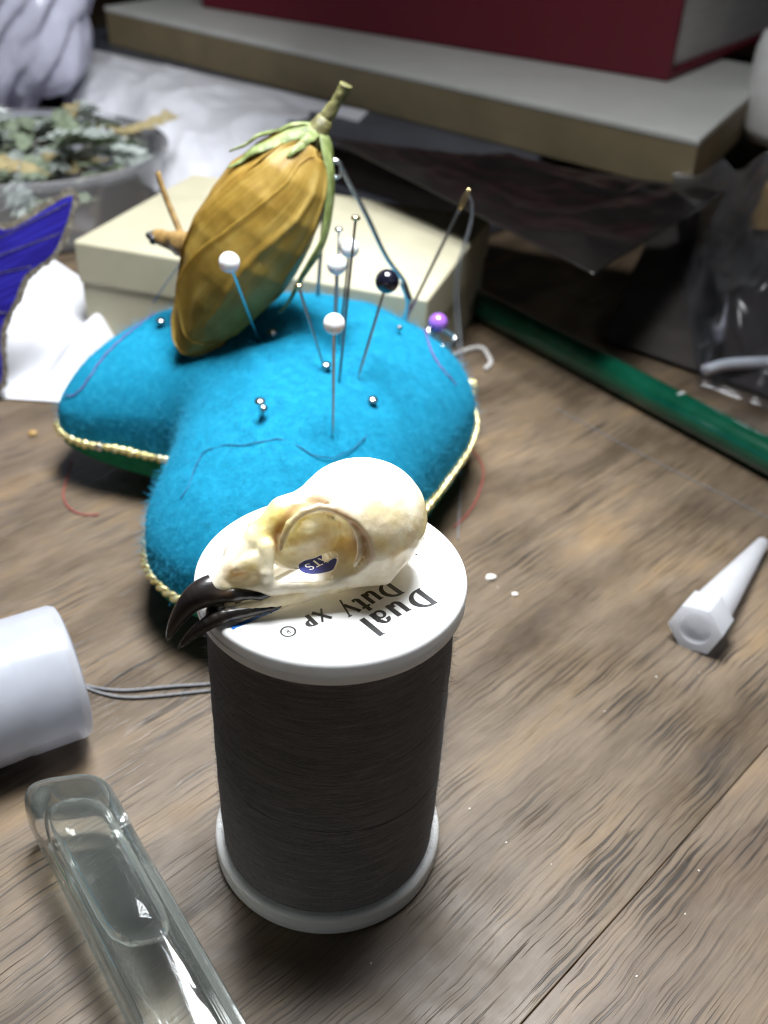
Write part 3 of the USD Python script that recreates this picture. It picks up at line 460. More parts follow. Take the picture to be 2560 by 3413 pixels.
# ragged dried skin along both beak edges, and the brown lining of the eye socket's rim
fr = []
for k in range(12):
    t = RNG.uniform(); p = np.array([-13.4 + 2.6 * t, -3.5 + RNG.uniform(-.15, .2), 0.95 + 0.3 * t]); q = p + np.array([RNG.uniform(0.1, .9), -0.25, -RNG.uniform(0.25, 0.6)])
    fr.append(tube(np.linspace(p, q, 4), [0.16, 0.13, 0.09, 0.03], 5))
obj('skin_shred', skull_world(cat_(*fr)), KERATIN, skull)
th = np.linspace(math.radians(200), math.radians(-20), 60); rimc = np.array([-5.6, -3.0, 8.1])
rp = []
for t in th:
    r0 = 4.25; b_ = -3.3 - 0.9 * abs(math.cos(t)) + 0.5 * max(0, math.sin(t)); rp.append((rimc[0] + r0 * math.cos(t), b_, rimc[2] + r0 * 0.98 * math.sin(t)))

# ------------------------------------------------------------------ heart pincushion
def heart():
    e = np.array([.871, .491]); n = np.array([-.491, .871]); o = np.array([-32., 82.])
    loc = [(0, 0), (-8.5, -13.5), (-15.5, -24), (-17.5, -33), (-15., -41.5), (-8, -49.5), (3, -53.5), (16.5, -50.5), (35, -38.5), (56, -23.5), (68, -9), (69, 6), (57, 26), (38, 38), (20, 46), (6, 43.5), (-5, 38.5), (-13.5, 31.5), (-17, 25), (-14, 17), (-6.5, 8), (0, 0)]
    return curve([o + e * t + n * w for t, w in loc], 241)[:-1]
HEART = heart(); ZC, TOP, BOT = 12.0, 27.0, 12.0
def membrane(poly, h):
    pg = Polygon(poly); x0, y0, x1, y1 = pg.bounds; xs = np.arange(x0 - 2, x1 + 3, h); ys = np.arange(y0 - 2, y1 + 3, h); XX, YY = np.meshgrid(xs, ys, indexing='ij'); ins = contains_xy(pg, XX, YY)
    k = ins.sum(); idx = -np.ones(XX.shape, int); idx[ins] = np.arange(k); I, J = np.nonzero(ins); r, c = [], []
    for di, dj in ((1, 0), (-1, 0), (0, 1), (0, -1)):
        q = idx[I + di, J + dj]; m = q >= 0; r.append(np.arange(k)[m]); c.append(q[m])
    r, c = np.concatenate(r), np.concatenate(c); A = sp.csr_matrix((-np.ones(len(r)), (r, c)), shape=(k, k)) + 4 * sp.eye(k)
    U = np.zeros(XX.shape); U[ins] = spl.spsolve(A.tocsc(), np.full(k, h * h)); return xs, ys, U
xs, ys, U = membrane(HEART, 0.8)
ufun = RegularGridInterpolator((xs, ys), np.clip(U / U.max(), 0, 1), bounds_error=False, fill_value=0.0)
def top_z(x, y): return ZC + TOP * ufun(np.stack([np.atleast_1d(x), np.atleast_1d(y)], -1))**0.46
cush = thing('heart_pincushion', 'plump heart-shaped pincushion of blue felt edged with gold cord, behind the spool', 'pincushion', (-8, 85, 0))
NR = 46
def dome(sign, amp, pw):
    """Rings from the outline towards the heart's middle, lifted by the stuffed height."""
    pg = Polygon(HEART); rings = []
    c0 = np.array([-2.0, 92.0]); sk = np.array([-2., 92.])
    ang = None; P = []
    for s in np.linspace(0, 1, NR):
        s2 = 1 - (1 - s)**1.0; q = HEART + (c0 - HEART) * (s2**1.5)[..., None] if False else HEART + (c0 - HEART) * (s**1.6)
        P.append(q)
    P = np.array(P); n = len(HEART); u = ufun(P.reshape(-1, 2)).reshape(NR, n); u[0] = 0
    z = ZC + sign * amp * u**pw
    nz = (fbm(np.concatenate([P.reshape(-1, 2) * 0.12, np.zeros((NR * n, 1))], 1), 3, 4).reshape(NR, n) - 0.5) * 1.4 * np.clip(u * 6, 0, 1); z = z + sign * nz * (amp > 13)
    V = np.concatenate([P, z[..., None]], -1); return V
# the outline is not star-shaped about its middle everywhere, so the dome is meshed from its own height grid instead
from scipy.spatial import Delaunay
def cover(sign, amp, pw, wob):
    pg = Polygon(HEART); pts = [HEART]
    for ins in (0.25, 0.6, 1.1, 1.8, 2.7):
        g = pg.buffer(-ins); L_ = g.exterior.length; pts.append(np.array([g.exterior.interpolate(t).coords[0] for t in np.arange(0, L_, 1.2)]))
    g = pg.buffer(-3.4); X, Y = np.meshgrid(np.arange(-80, 50, 1.0), np.arange(25, 160, 1.0)); m = contains_xy(g, X, Y); pts.append(np.stack([X[m], Y[m]], 1))
    P = np.vstack(pts); T = Delaunay(P).simplices; C = P[T].mean(1); T = T[contains_xy(pg.buffer(0.01), C[:, 0], C[:, 1])]
    u = ufun(P); u[:len(HEART)] = 0
    # near the rim the height follows the distance to the outline
    dd = np.array([pg.exterior.distance(Point(*q)) for q in P]); 
    z = ZC + sign * amp * u**pw
    z = z + sign * wob * (fbm(np.concatenate([P * 0.13, np.zeros((len(P), 1))], 1), 3, 4) - 0.5) * np.clip(dd / 8, 0, 1)
    if sign > 0:
        for ex, ey in PIN_FEET: z = z - 1.0 * np.exp(-((P[:, 0] - ex)**2 + (P[:, 1] - ey)**2) / 2.2**2)
    if sign < 0: z = np.maximum(z, 0.05)
    m_ = trimesh.Trimesh(np.column_stack([P, z]), T, process=False)
    fn = m_.face_normals[:, 2].mean()
    if fn * sign < 0: m_.invert()
    return m_
PIN_FEET = [(-15.2, 87.5), (-0.2, 86.1), (1.0, 88.3), (-0.2, 60.7), (4.6, 77.4), (0.3, 94), (0.9, 74.5), (-2, 77), (-13.0, 63), (7.2, 71.4), (-12.4, 88.4), (-36.9, 103.9), (13.5, 100.1), (21, 112)]
topm = cover(1, TOP, 0.46, 1.5); obj('felt_top', topm, FELT, cush, smooth=True)
obj('felt_bottom', cover(-1, 14.5, 0.40, 0.0), GREENFELT, cush, smooth=True)
# gold cord: two strands twisted along the seam
hc = np.vstack([HEART, HEART[:1]]); L0 = np.r_[0, np.cumsum(np.linalg.norm(np.diff(hc, axis=0), axis=1))]; s_ = np.linspace(0, L0[-1], 900)
hp = np.column_stack([np.interp(s_, L0, hc[:, 0]), np.interp(s_, L0, hc[:, 1])]); tt = np.gradient(hp, axis=0); tt /= np.linalg.norm(tt, axis=1, keepdims=True); on = np.column_stack([tt[:, 1], -tt[:, 0]])
if Polygon(HEART).exterior.is_ccw is False: on = -on
cord = []
for ph in (0, np.pi):
    a = s_ / 3.6 * 2 * np.pi + ph + 0.6 * np.sin(s_ * 0.21); wob = 0.35 * np.sin(s_ * 0.13) + 0.25 * np.sin(s_ * 0.37)
    cord.append(tube(np.column_stack([hp + on * (0.35 + 0.42 * np.cos(a) + 0.2 * wob)[:, None], ZC + 0.42 * np.sin(a) + wob]), 0.48 + 0.08 * np.sin(s_ * 1.7) + 0.08 * np.sin(s_ * 0.6), 7))
obj('gold_cord', cat_(*cord), GOLD, cush, smooth=True)
kn = []
kc = np.array([32.6, 117.3, 12.6])
for k in range(14):
    a, b = RNG.uniform(0, 6.28, 2); kn.append(ball(kc + 1.1 * np.array([math.cos(a) * math.cos(b), math.sin(a) * math.cos(b), 1.4 * math.sin(b)]), RNG.uniform(0.6, 1.0), 2))
obj('cord_knot', cat_(*kn), GOLD, cush, smooth=True)
tri = topm.triangles_center; tn = topm.face_normals; wgt = topm.area_faces * np.where(tri[:, 1] < 85, 1.0, 0.45); wgt /= wgt.sum()
ii = RNG.choice(len(tri), 30000, p=wgt); ba = RNG.dirichlet((1, 1, 1), 30000); Pf = (topm.triangles[ii] * ba[..., None]).sum(1)
curves('felt_fuzz', fibres(Pf - tn[ii] * 0.05, tn[ii] * 0.5, 4, 0.95, 0.7), 0.022, FUZZ, cush)
def on_felt(x, y): return float(top_z(x, y)[0])
FT = thing  # short alias
def thread_on_felt(name, pts, r, mt, label, n=90):
    P = curve(pts, n); P[:, 2] = np.array([on_felt(*q[:2]) for q in P]) + 0.35 + 0.12 * np.sin(np.arange(n) * 0.7)
    return obj(name, tube(P, r, 6), mt, None, True, label, 'thread')
thread_on_felt('loose_thread', [(-26, 49, 0), (-24.3, 52.4, 0), (-22.7, 56.9, 0), (-14.5, 56.2, 0), (-9.7, 56.9, 0), (-2.4, 54.4, 0), (1.6, 56.4, 0), (5.8, 62.4, 0)], 0.11, NAVYTH, 'dark blue thread wandering across the near lobe of the pincushion')
thread_on_felt('loose_thread', [(-57, 96, 0), (-52.2, 94.6, 0), (-49.2, 98.1, 0), (-45.4, 102.6, 0), (-39.4, 112.1, 0)], 0.12, PURPTH, 'thin purple thread along the left lobe of the pincushion')
thread_on_felt('loose_thread', [(19.4, 108.1, 0), (20.1, 98.2, 0), (22.4, 93.4, 0), (25.6, 93.3, 0)], 0.16, PURPTH, 'purple thread hanging below the purple pin head')

# ------------------------------------------------------------------ pins and needles
def shaft(a, b, r=0.27, taper=True, n=14):
    a, b = np.array(a, float), np.array(b, float); P = np.linspace(b, a, n); return tube(P, np.r_[np.full(n - 3, r), 0.7 * r, 0.4 * r, 0.06 * r] if taper else r, 10)
def sink(head, entry, depth=9.0):
    h, e = np.array(head, float), np.array(entry, float); d = (e - h) / np.linalg.norm(e - h); return e + d * depth
def ball_pin(head, entry, mt, r, label, group=None, sh=STEEL):
    e = np.array(entry, float); t = FT('ball_head_pin', label, 'pin', e, group); obj('ball_head', ball(head, r, 3), mt, t, True)
    h = np.array(head, float); obj('shaft', shaft(sink(h, e), h), sh, t, True); return t
ball_pin((-18.7, 76.0, 57.4), (-15.2, 87.5, 37.9), PEARL, 1.85, 'white ball-head pin in front of the dried flower bud')
ball_pin((0.1, 86.8, 53.4), (-0.2, 86.1, 37.9), PEARL, 1.85, 'white ball-head pin in the cluster, middle of three beside the black pin')
ball_pin((2.5, 92.3, 54.8), (1.0, 88.3, 37.9), PEARL, 1.9, 'rearmost white ball-head pin of the cluster, partly behind another')
ball_pin((-0.2, 60.0, 53.4), (-0.2, 60.7, 32.3), PEARL, 1.8, 'nearest white ball-head pin, upright in the middle of the pincushion')
ball_pin((9.3, 79.4, 53.4), (4.6, 77.4, 35.4), BLACKG, 2.2, 'pin with a glossy black ball head leaning right')
ball_pin((22.6, 109.5, 32.4), (21.0, 112.0, 26.0), PURPLE, 2.1, 'pin with a purple pearl head pushed in at the right of the pincushion')
def flat_pin(head, entry, label, r=0.85, mt=STEEL, sh=STEEL, group=None, rs=0.24):
    e = np.array(entry, float); h = np.array(head, float); t = FT('flat_head_pin', label, 'pin', e, group); ax = h - e; ax = ax / np.linalg.norm(ax) if np.linalg.norm(ax) > 0.05 else np.array([0, -.3, 1.0])
    hd = lathe([(0, -0.35), (r * 0.7, -0.33), (r, -0.1), (r, 0.12), (r * 0.75, 0.36), (r * 0.3, 0.46), (0, 0.47)], 20); obj('pin_head', place(hd, h, (1, 0, 0), ax), mt, t, True)
    obj('shaft', shaft(e - ax * 9, h, rs), sh, t, True); return t
flat_pin((0.4, 91.5, 58.6), (0.3, 94.0, 38.3), 'tall steel pin with a small flat head, standing behind the white-headed pins', 0.8)
flat_pin((3.2, 74.5, 66.4), (0.9, 74.5, 35.8), 'tallest dark pin with a brass head in the middle of the pincushion', 0.8, BRASS, DARKSTEEL)
flat_pin((-6.7, 77.0, 53.0), (-2.0, 77.0, 36.9), 'brass-headed pin leaning left from the middle of the pincushion', 0.8, BRASS, STEEL)
for (x, y), lb in (((-12.4, 88.4), 'bare pin head sunk in the felt beside the leaning white-headed pin'), ((-1.6, 77.3), 'bare pin head sunk at the foot of the brass-headed leaning pin'), ((7.2, 71.4), 'lone bare pin head at the right front of the pincushion'),
                   ((-36.9, 103.9), 'bare pin head on the left lobe beside the flower bud'), ((13.5, 100.1), 'small dark pin head near the purple pin')):
    z = on_felt(x, y); flat_pin((x, y, z + 0.45), (x, y + 0.25, z - 0.6), lb, 0.95 if x != 13.5 else 0.6, STEEL if x != 13.5 else DARKSTEEL)
flat_pin((-13.0, 62.0, 37.6), (-13.1, 62.7, 33.7), 'upper one of two bare pin heads side by side on the near lobe', 0.95)
flat_pin((-12.6, 62.9, 35.8), (-12.7, 63.8, 33.8), 'lower one of two bare pin heads side by side on the near lobe', 0.85)
flat_pin((-48.7, 86.2, 12.9), (-48.4, 88.2, 13.1), 'bright pin head stuck into the gold cord of the left lobe', 0.9)
# sewing needle with a gilt eye, threaded with grey thread
nt = FT('sewing_needle', 'long needle with a gold eye leaning out at the right of the pincushion', 'needle', (17, 110, 31))
n0, n1 = np.array([16.6, 112.5, 34.0]), np.array([28.2, 120.0, 58.4]); nd = (n1 - n0) / np.linalg.norm(n1 - n0)
obj('shaft', shaft(n0 - nd * 8, n1 - nd * 4.5, 0.36), STEEL, nt, True)
sd = np.cross(nd, [0.2, -0.8, 0.55]); sd /= np.linalg.norm(sd); eye = [n1 - nd * 4.6 + sd * 0.36 * w * 1.0 for w in (0,)]
loop = np.array([n1 - nd * (2.3 - 2.3 * math.cos(a)) + sd * 0.42 * math.sin(a) for a in np.linspace(0, 2 * np.pi, 40)]); obj('gilt_eye', tube(loop, 0.26, 8, False), BRASS, nt, True)
nth = curve([(28.0, 119.6, 57.6), (29.3, 120.2, 54.5), (27.9, 120.2, 43.0), (28.8, 119.4, 27.5), (30.2, 113.5, 12.0), (30.0, 108.2, 2.2), (28.8, 94.5, 0.35), (27.4, 83, 0.3), (26.1, 72.6, 0.3)], 120)
obj('needle_thread', tube(nth, 0.2, 7), GREYTH, None, True, 'grey thread hanging from the gold-eyed needle down to the table', 'thread')
obj('needle_thread', tube(nth[3:70] + np.array([-0.9, -0.3, 0]) * np.sin(np.linspace(0.2, 3, 67))[:, None], 0.16, 7), GREYTH, None, True, 'second strand of grey thread doubled beside the gold-eyed needle', 'thread')
# open safety pin standing in the felt
spn = FT('safety_pin', 'open steel safety pin standing upright beside the flower bud with one leg bent right', 'safety pin', (-4, 111, 37))
pc = np.array([-0.7, 112.5, 64.0])
a = np.linspace(0, 4 * np.pi, 60); coil = pc + np.stack([1.6 * np.cos(a), 0.9 * a / (4 * np.pi) - 0.4, 1.7 * np.sin(a)], 1); obj('coil', tube(coil, 0.42, 8), STEEL, spn, True)
leg = curve([pc + (1.5, 0, 0.4), (2.6, 112, 61.2), (7.5, 111, 52.5), (11.8, 110, 45.0), (14.6, 109.2, 41.6), (15.6, 108.8, 38.5), (14.6, 108.4, 33.0)], 50); obj('bent_leg', tube(leg, 0.5, 9), STEEL, spn, True)
clasp = place(rbox(-0.8, -0.7, -2.3, 0.8, 0.7, 2.3, 0.5), (15.1, 109.0, 39.6), (1, 0, 0), (-0.45, 0.2, 1)); obj('clasp', clasp, STEEL, spn, True)
obj('straight_leg', shaft((-4.4, 111.6, 30), pc + (-1.5, 0, -0.6), 0.42), DARKSTEEL, spn, True)
# small split ring lying under the purple pin head
rg = FT('wire_ring', 'little silver wire ring lying on the felt below the purple pin head', 'ring', (24, 113, 24))
a = np.linspace(0, 2 * np.pi, 60); rc_ = np.array([23.4, 108.0, 29.4]); t1 = np.array([0.93, 0.1, -0.33]); t2 = np.array([0.1, 0.75, 0.5]) 
for k, (rr_, off) in enumerate(((3.6, 0), (3.3, 0.8))):
    obj('wire_loop', tube(rc_ + np.array([0, 0, off]) + rr_ * (np.cos(a)[:, None] * t1 + 0.62 * np.sin(a)[:, None] * t2), 0.4, 8, False), STEEL, rg, True)
for k, q in enumerate(((-3.4, 0.2), (3.3, 0.4), (0.4, -2.1))): obj('solder_bead', ball(rc_ + q[0] * t1 + q[1] * t2, 0.62, 2), STEEL, rg, True)

# ------------------------------------------------------------------ dried flower bud
FA, FB = np.array([-3.6, 97.0, 75.0]), np.array([-27.6, 93.5, 35.6])
fa = (FB - FA) / np.linalg.norm(FB - FA); FL = np.linalg.norm(FB - FA); vw = CE - (FA + FB) / 2; fv = vw - fa * (vw @ fa); fv /= np.linalg.norm(fv); frr = np.cross(fa, fv); frr /= np.linalg.norm(frr)
if frr[0] < 0: frr = -frr
SR, RR_ = np.array([0, .08, .18, .3, .42, .55, .68, .8, .9, 1.0, 1.08]), np.array([2.2, 5.2, 8.6, 11.0, 12.0, 12.1, 11.0, 9.0, 7.2, 5.4, 4.4])
def rad(s): return np.interp(s, SR, RR_) * 0.89
bud = FT('dried_flower_bud', 'dried golden-brown flower bud with green sepals, stuck slanting onto the pincushion', 'dried flower', FB)
def petal(s0, s1, th0, th1, off, mt, seed, ns=60, nth=40, tip=0.16, curl=0.0, label=None, ridges=()):
    """A petal wrapped round the bud's axis; th0, th1: functions of s giving its edges' angles (0 faces the viewer, positive to the right)."""
    def F(u, v):
        s = s0 + (s1 - s0) * u
        w = np.clip((1 - u) / tip, 0, 1)**0.5; w0 = np.clip(u / 0.06, 0, 1)**0.5 
        a0, a1 = th0(s), th1(s); mid = (a0 + a1) / 2; th = mid + (a0 - mid + (a1 - a0) * v) * w * (0.4 + 0.6 * w0)
        edge = np.minimum(v, 1 - v); r = rad(s) + off + curl * np.exp(-(edge / 0.06)**2) * 1.0 + 0.55 * np.sin(th * 5.0 + seed + 2.5 * s) * np.sin(np.pi * np.clip(s, 0, 1)) * 0.5
        for rk, (rt, rs) in enumerate(ridges): r = r + (0.36, 0.22, 0.3)[rk] * np.exp(-((th - np.radians(rt + rs * (s - 0.5) + 5 * np.sin(s * 9 + rk))) / (0.06 + 0.03 * rk))**2) * np.clip((s - 0.08) * 6, 0, 1) * np.clip((0.95 - s) * 5, 0, 1)
        q = np.stack([th * 1.6 + seed * 3, s * 5, 0 * s + seed], -1); r = r + 1.1 * (fbm(q, 3, int(seed)) - 0.5) * np.clip(s * 4, 0, 1)
        return FA + s[..., None] * FL * fa + r[..., None] * (np.cos(th)[..., None] * fv + np.sin(th)[..., None] * frr)
    m = sheet(F, ns, nth, 0.2); u, v = np.meshgrid(np.linspace(0, 1, ns), np.linspace(0, 1, nth), indexing='ij'); st = np.stack([v, u, 0 * u + seed * 0.37], -1).reshape(-1, 3)
    return obj('petal', m, mt, bud, True, label, stain=np.vstack([st, st]))
rd = math.radians
ip = lambda xs_, ys_: (lambda s: np.radians(np.interp(s, xs_, ys_)))
petal(0.02, 0.99, ip([0, .5, 1], [100, 110, 120]), ip([0, .5, 1], [265, 260, 250]), -0.6, PETAL2, 1.0)
petal(0.02, 0.97, ip([0, .3, .6, 1], [-150, -150, -140, -120]), ip([0, .3, .6, 1], [-20, -30, -45, -60]), 0.0, PETAL, 2.0, curl=0.25)
petal(0.02, 0.93, ip([0, .3, .6, .9], [32, 40, 40, 34]), ip([0, .3, .6, .9], [125, 122, 112, 90]), -0.9, PETAL, 3.0, curl=0.9)
petal(0.05, 1.07, ip([0, .2, .5, .8, 1.05], [-40, -36, -58, -84, -72]), ip([0, .2, .5, .8, 1.05], [42, 42, 38, 40, 52]), 0.9, PETAL, 4.0, tip=0.10, curl=0.45, ns=90, nth=70, ridges=((-14, -70),))
petal(0.07, 0.99, ip([0, .2, .5, .8, 1.0], [0, -2, -26, -56, -50]), ip([0, .2, .5, .8, 1.0], [46, 47, 42, 44, 40]), 1.9, PETAL, 5.0, tip=0.14, curl=0.35, ns=90, nth=60, ridges=((12, -40),))
petal(0.04, 0.98, ip([0, .3, .6, 1], [-100, -96, -110, -118]), ip([0, .3, .6, 1], [-38, -44, -66, -82]), 0.75, PETAL2, 6.0, tip=0.14, curl=0.4, ns=80, nth=50)
core = [FA + s * FL * fa for s in np.linspace(0.0, 0.93, 14)]; obj('inner_petals', tube(core, np.maximum(rad(np.linspace(0, .93, 14)) - 5.5, 0.6), 24), PETAL2, bud, True, stain=None)
# calyx, sepals and stem
obj('calyx', tube(np.array([FA - fa * 2.6, FA - fa * 1.0, FA + fa * 1.5, FA + fa * 4.0]), [1.5, 1.9, 2.6, 3.4], 18), STEM, bud, True)
def sepal(pts, w, seed, label=None):
    C = curve(pts, 40)
    def F(u, v):
        i = u * 39; P = np.stack([np.interp(i, np.arange(40), C[:, k]) for k in range(3)], -1); T = np.gradient(C, axis=0); T = np.stack([np.interp(i, np.arange(40), T[:, k]) for k in range(3)], -1); T /= np.linalg.norm(T, axis=-1, keepdims=True)
        outw = P - (FA + ((P - FA) @ fa)[..., None] * fa); outw /= np.linalg.norm(outw, axis=-1, keepdims=True) + 1e-9; sd_ = np.cross(T, outw); sd_ /= np.linalg.norm(sd_, axis=-1, keepdims=True) + 1e-9
        ww = np.interp(u, np.linspace(0, 1, len(w)), w) * (1 + 0.25 * (noise(np.stack([u * 14, v * 2, 0 * u + seed], -1), int(seed)) - 0.5)); x = (v - 0.5) * 2
        return P + sd_ * (ww * x)[..., None] - outw * (0.35 * ww * x * x)[..., None] + outw * (0.25 * np.sin(u * 17 + seed))[..., None]
    return obj('sepal', sheet(F, 44, 9, 0.35), SEPAL, bud, True, label)
fp = lambda s, th, up=1.2: FA + s * FL * fa + (rad(s) + up) * (math.cos(rd(th)) * fv + math.sin(rd(th)) * frr)
FS = FA - fa * 1.5
sepal([FS, fp(.03, -40, .8), fp(.10, -50, 1.6), fp(.20, -58, 1.7), fp(.30, -66, 1.5)], [0.8, 1.3, 1.4, 0.9, 0.2], 21)
sepal([FS, fp(.02, -90, 1.0), fp(.09, -92, 1.8), fp(.18, -95, 2.0), fp(.27, -98, 2.6)], [0.8, 1.2, 1.2, 0.8, 0.2], 22)
sepal([FS, fp(.05, 45, 1.4), fp(.14, 55, 2.4), fp(.28, 57, 3.0), fp(.45, 54, 3.2), fp(.60, 58, 3.0), fp(.68, 61, 2.6)], [0.8, 1.1, 1.4, 1.3, 1.0, 0.6, 0.2], 23)
sepal([FS, fp(.05, 75, 1.0), fp(.18, 80, 0.8), fp(.32, 82, 1.0), fp(.45, 78, 1.4)], [0.7, 1.0, 1.1, 0.8, 0.2], 24)
sepal([FS, fp(.03, -10, .8), fp(.08, -15, 1.4), fp(.13, -18, 1.3)], [0.8, 0.9, 0.8, 0.2], 25)
stem = curve([FA + fa * 1, FA - fa * 2.2, FA - fa * 4.6 + (0.3, 0, 0.2), (1.3, 97.3, 83.0)], 40); ux_ = np.linspace(0, 1, 40)
stm = tube(stem, 1.5 - 0.55 * ux_ + 0.06 * np.sin(ux_ * 17) + 0.3 * np.clip((ux_ - 0.85) / 0.15, 0, 1), 14); stm.vertices += 0.3 * (np.stack([noise(stm.vertices * 0.8, k) for k in (31, 32, 33)], 1) - 0.5); obj('stem', stm, STEM, bud, True)
# a second dried bit behind the bud, with its stalk, and a twig
def fk(P): return np.asarray(P, float)
bit = FT('dried_petal_scrap', 'curled dried brown petal with a black tip behind the flower bud', 'dried petal', (-33, 104, 48))
bp = curve([(-27, 98, 52), (-31.0, 102, 51.2), (-34.6, 106, 50.6), (-37.2, 108, 50.4)], 24); bm = tube(bp, np.linspace(3.2, 1.2, 24), 14); bm.vertices += 0.8 * (np.stack([noise(bm.vertices * 0.5, k) for k in (41, 42, 43)], 1) - 0.5); obj('curled_blade', bm, TWIG, bit, True)
obj('black_tip', cat_(*[ball(np.array([-37.6, 108, 50.4]) + RNG.normal(0, 0.55, 3), 0.8, 2) for _ in range(6)]), INK, bit, True)
obj('brown_stalk', tube(curve([(-36.2, 112.0, 62.4), (-34.8, 111, 57.5), (-32.6, 109, 52.5), (-30.0, 105, 47)], 20), np.linspace(0.55, 0.75, 20), 8), TWIG, None, True, 'thin brown stalk sticking up behind the flower bud', 'stalk')
obj('loose_thread', tube(curve([(-30, 114, 50), (-33, 117, 43), (-37.5, 121, 36), (-42, 124, 29)], 40), 0.13, 6), TEALTH, None, True, 'fine teal thread behind the flower bud in front of the cream box', 'thread')

# ------------------------------------------------------------------ small things on the table
# translucent cap lying on its side
ca_ = np.array([-0.88, -0.475, 0]); c_end = np.array([-40.2, 22.9, 10.8])
cap = FT('plastic_tube', 'frosted lilac plastic tube end lying on its side at the left edge', 'tube', (c_end[0] - 20, c_end[1] - 11, 0))
capm = lathe([(9.5, 1.3), (9.5, 42), (10.75, 42), (10.7, 12), (10.55, 9.4), (10.7, 9.0), (10.72, 1.2), (10.3, 0.35), (9.5, 0.0), (0, 0.0), (0, 1.3)], 96, True)
obj('tube_wall', place(capm, c_end + (0, 0, -0.05), (0, 0, 1), ca_), CAPM, cap, 40)
obj('inner_sleeve', place(lathe([(9.25, 7.5), (9.25, 42), (8.6, 42), (8.6, 7.5)], 72, True), c_end + (0, 0, -0.05), (0, 0, 1), ca_), NOZZLE, cap, 40)
# glass vial lying flat
vx, vy = np.array([0.545, -0.838, 0]), np.array([0.838, 0.545, 0])
vial = FT('glass_vial', 'clear glass vial partly filled with liquid, lying flat at the lower left', 'vial', (-24, -14, 0))
def vial_pt(a, w, z): return vx * a + vy * w + np.array([0, 0, z])
def vloft(profile, n=72, p=3.2):
    """Rounded-rectangle sections: rows (a, skew, half width, half height, zc)."""
    t = np.linspace(0, 2 * np.pi, n, endpoint=False); cs, sn = np.cos(t), np.sin(t); x = np.sign(cs) * np.abs(cs)**(2 / p); y = np.sign(sn) * np.abs(sn)**(2 / p); V = []
    for a, hw, hh, zc in profile: V.append(np.array([vial_pt(a + 0.42 * (hw * xx), VW + hw * xx, zc + hh * yy) for xx, yy in zip(x, y)]))
    V = np.array(V); k = len(profile); v = V.reshape(-1, 3); c0, c1 = V[0].mean(0), V[-1].mean(0); f = grid_faces(k, n, True); F = np.vstack([f[:, [0, 1, 2]], f[:, [0, 2, 3]]]); j = np.arange(n); j2 = (j + 1) % n
    F = np.vstack([F, np.stack([np.full(n, len(v)), j2, j], 1)[:, ::-1], np.stack([np.full(n, len(v) + 1), (k - 1) * n + j2, (k - 1) * n + j], 1)]); m = trimesh.Trimesh(np.vstack([v, c0, c1]), F, process=False)
    if m.volume < 0: m.invert()
    return m
VW = -30.35; HW, HH, VZ = 5.6, 6.6, 6.65
a0 = -20.6
outer = vloft([(a0, HW * .55, HH * .55, VZ), (a0 + .25, HW * .8, HH * .8, VZ), (a0 + 1.0, HW * .95, HH * .95, VZ), (a0 + 2.2, HW, HH, VZ), (a0 + 7.5, HW, HH, VZ), (a0 + 8.3, HW * .965, HH * .985, VZ), (a0 + 24, HW * .965, HH * .985, VZ), (a0 + 80, HW * .965, HH * .985, VZ)])
inner = vloft([(a0 + 3.0, HW * .35, HH * .35, VZ), (a0 + 3.3, HW * .58, HH * .58, VZ), (a0 + 4.2, HW * .72, HH * .72, VZ), (a0 + 5.5, HW * .76, HH * .75, VZ), (a0 + 20, HW * .76, HH * .75, VZ), (a0 + 78, HW * .76, HH * .75, VZ)], p=3.0)
obj('glass_body', outer, GLASS, vial, True); obj('liquid', inner, LIQUID, vial, True)
bub = vloft([(a0 + 3.9, HW * .3, HH * .22, VZ + 3.2), (a0 + 4.6, HW * .60, HH * .33, VZ + 2.8), (a0 + 7, HW * .68, HH * .42, VZ + 2.6), (a0 + 22, HW * .66, HH * .42, VZ + 2.6), (a0 + 25.5, HW * .6, HH * .38, VZ + 2.8), (a0 + 27.3, HW * .42, HH * .22, VZ + 3.1)], p=2.6)
obj('air_bubble', bub, BUBBLE, vial, True)
# hexagonal nozzle tip
na = np.array([24.2, 30.5, -2.6]); na /= np.linalg.norm(na); nb0 = np.array([65.6, 40.4, 4.45])
noz = FT('nozzle_tip', 'white tapered plastic nozzle with a hexagonal base lying on the wood at the right', 'nozzle', (75, 52, 0))
hexs = m3.CrossSection([[(5.05 * math.cos(k * math.pi / 3), 5.05 * math.sin(k * math.pi / 3)) for k in range(6)]])
hx = m3.Manifold.extrude(hexs, 6.5, scale_top=(0.97, 0.97)); con = m3.Manifold.revolve(m3.CrossSection([[(0, 6.0), (4.1, 6.0), (3.75, 9), (1.25, 39), (0, 39)]]), 48)
hole = m3.Manifold.revolve(m3.CrossSection([[(0, -1), (2.9, -1), (2.8, 2.2), (2.2, 2.6), (0, 2.6)]]), 40)
nm = trimesh_of((hx + con) - hole); obj('nozzle_body', place(nm, nb0, (0.25, -0.2, 1), na), NOZZLE, noz, 30)
# green pencil
pd = np.array([0.56, -0.83, 0]); pa = np.array([101.7, 101.9, 4.25])
pen = FT('green_pencil', 'glossy dark green pencil running off the right edge on the wood', 'pencil', (75, 140, 0))
obj('lacquered_shaft', tube(np.linspace(pa + pd * 55, pa - pd * 118, 30), 4.2, 40), GREENP, pen, 40)
sc0 = np.array([86.4, 124.8, 8.45]); obj('scuff_mark', cat_(*[tube(np.array([sc0 + d_ * 0 + np.array([-.9, -.6, -.1]) + k * 0.25 * pd, sc0 + np.array([.9, .7, -.1]) + k * 0.3 * pd]), 0.22, 6) for d_, k in ((pd, 0), (pd, 1), (pd, 2))]), SCRATCH, pen)
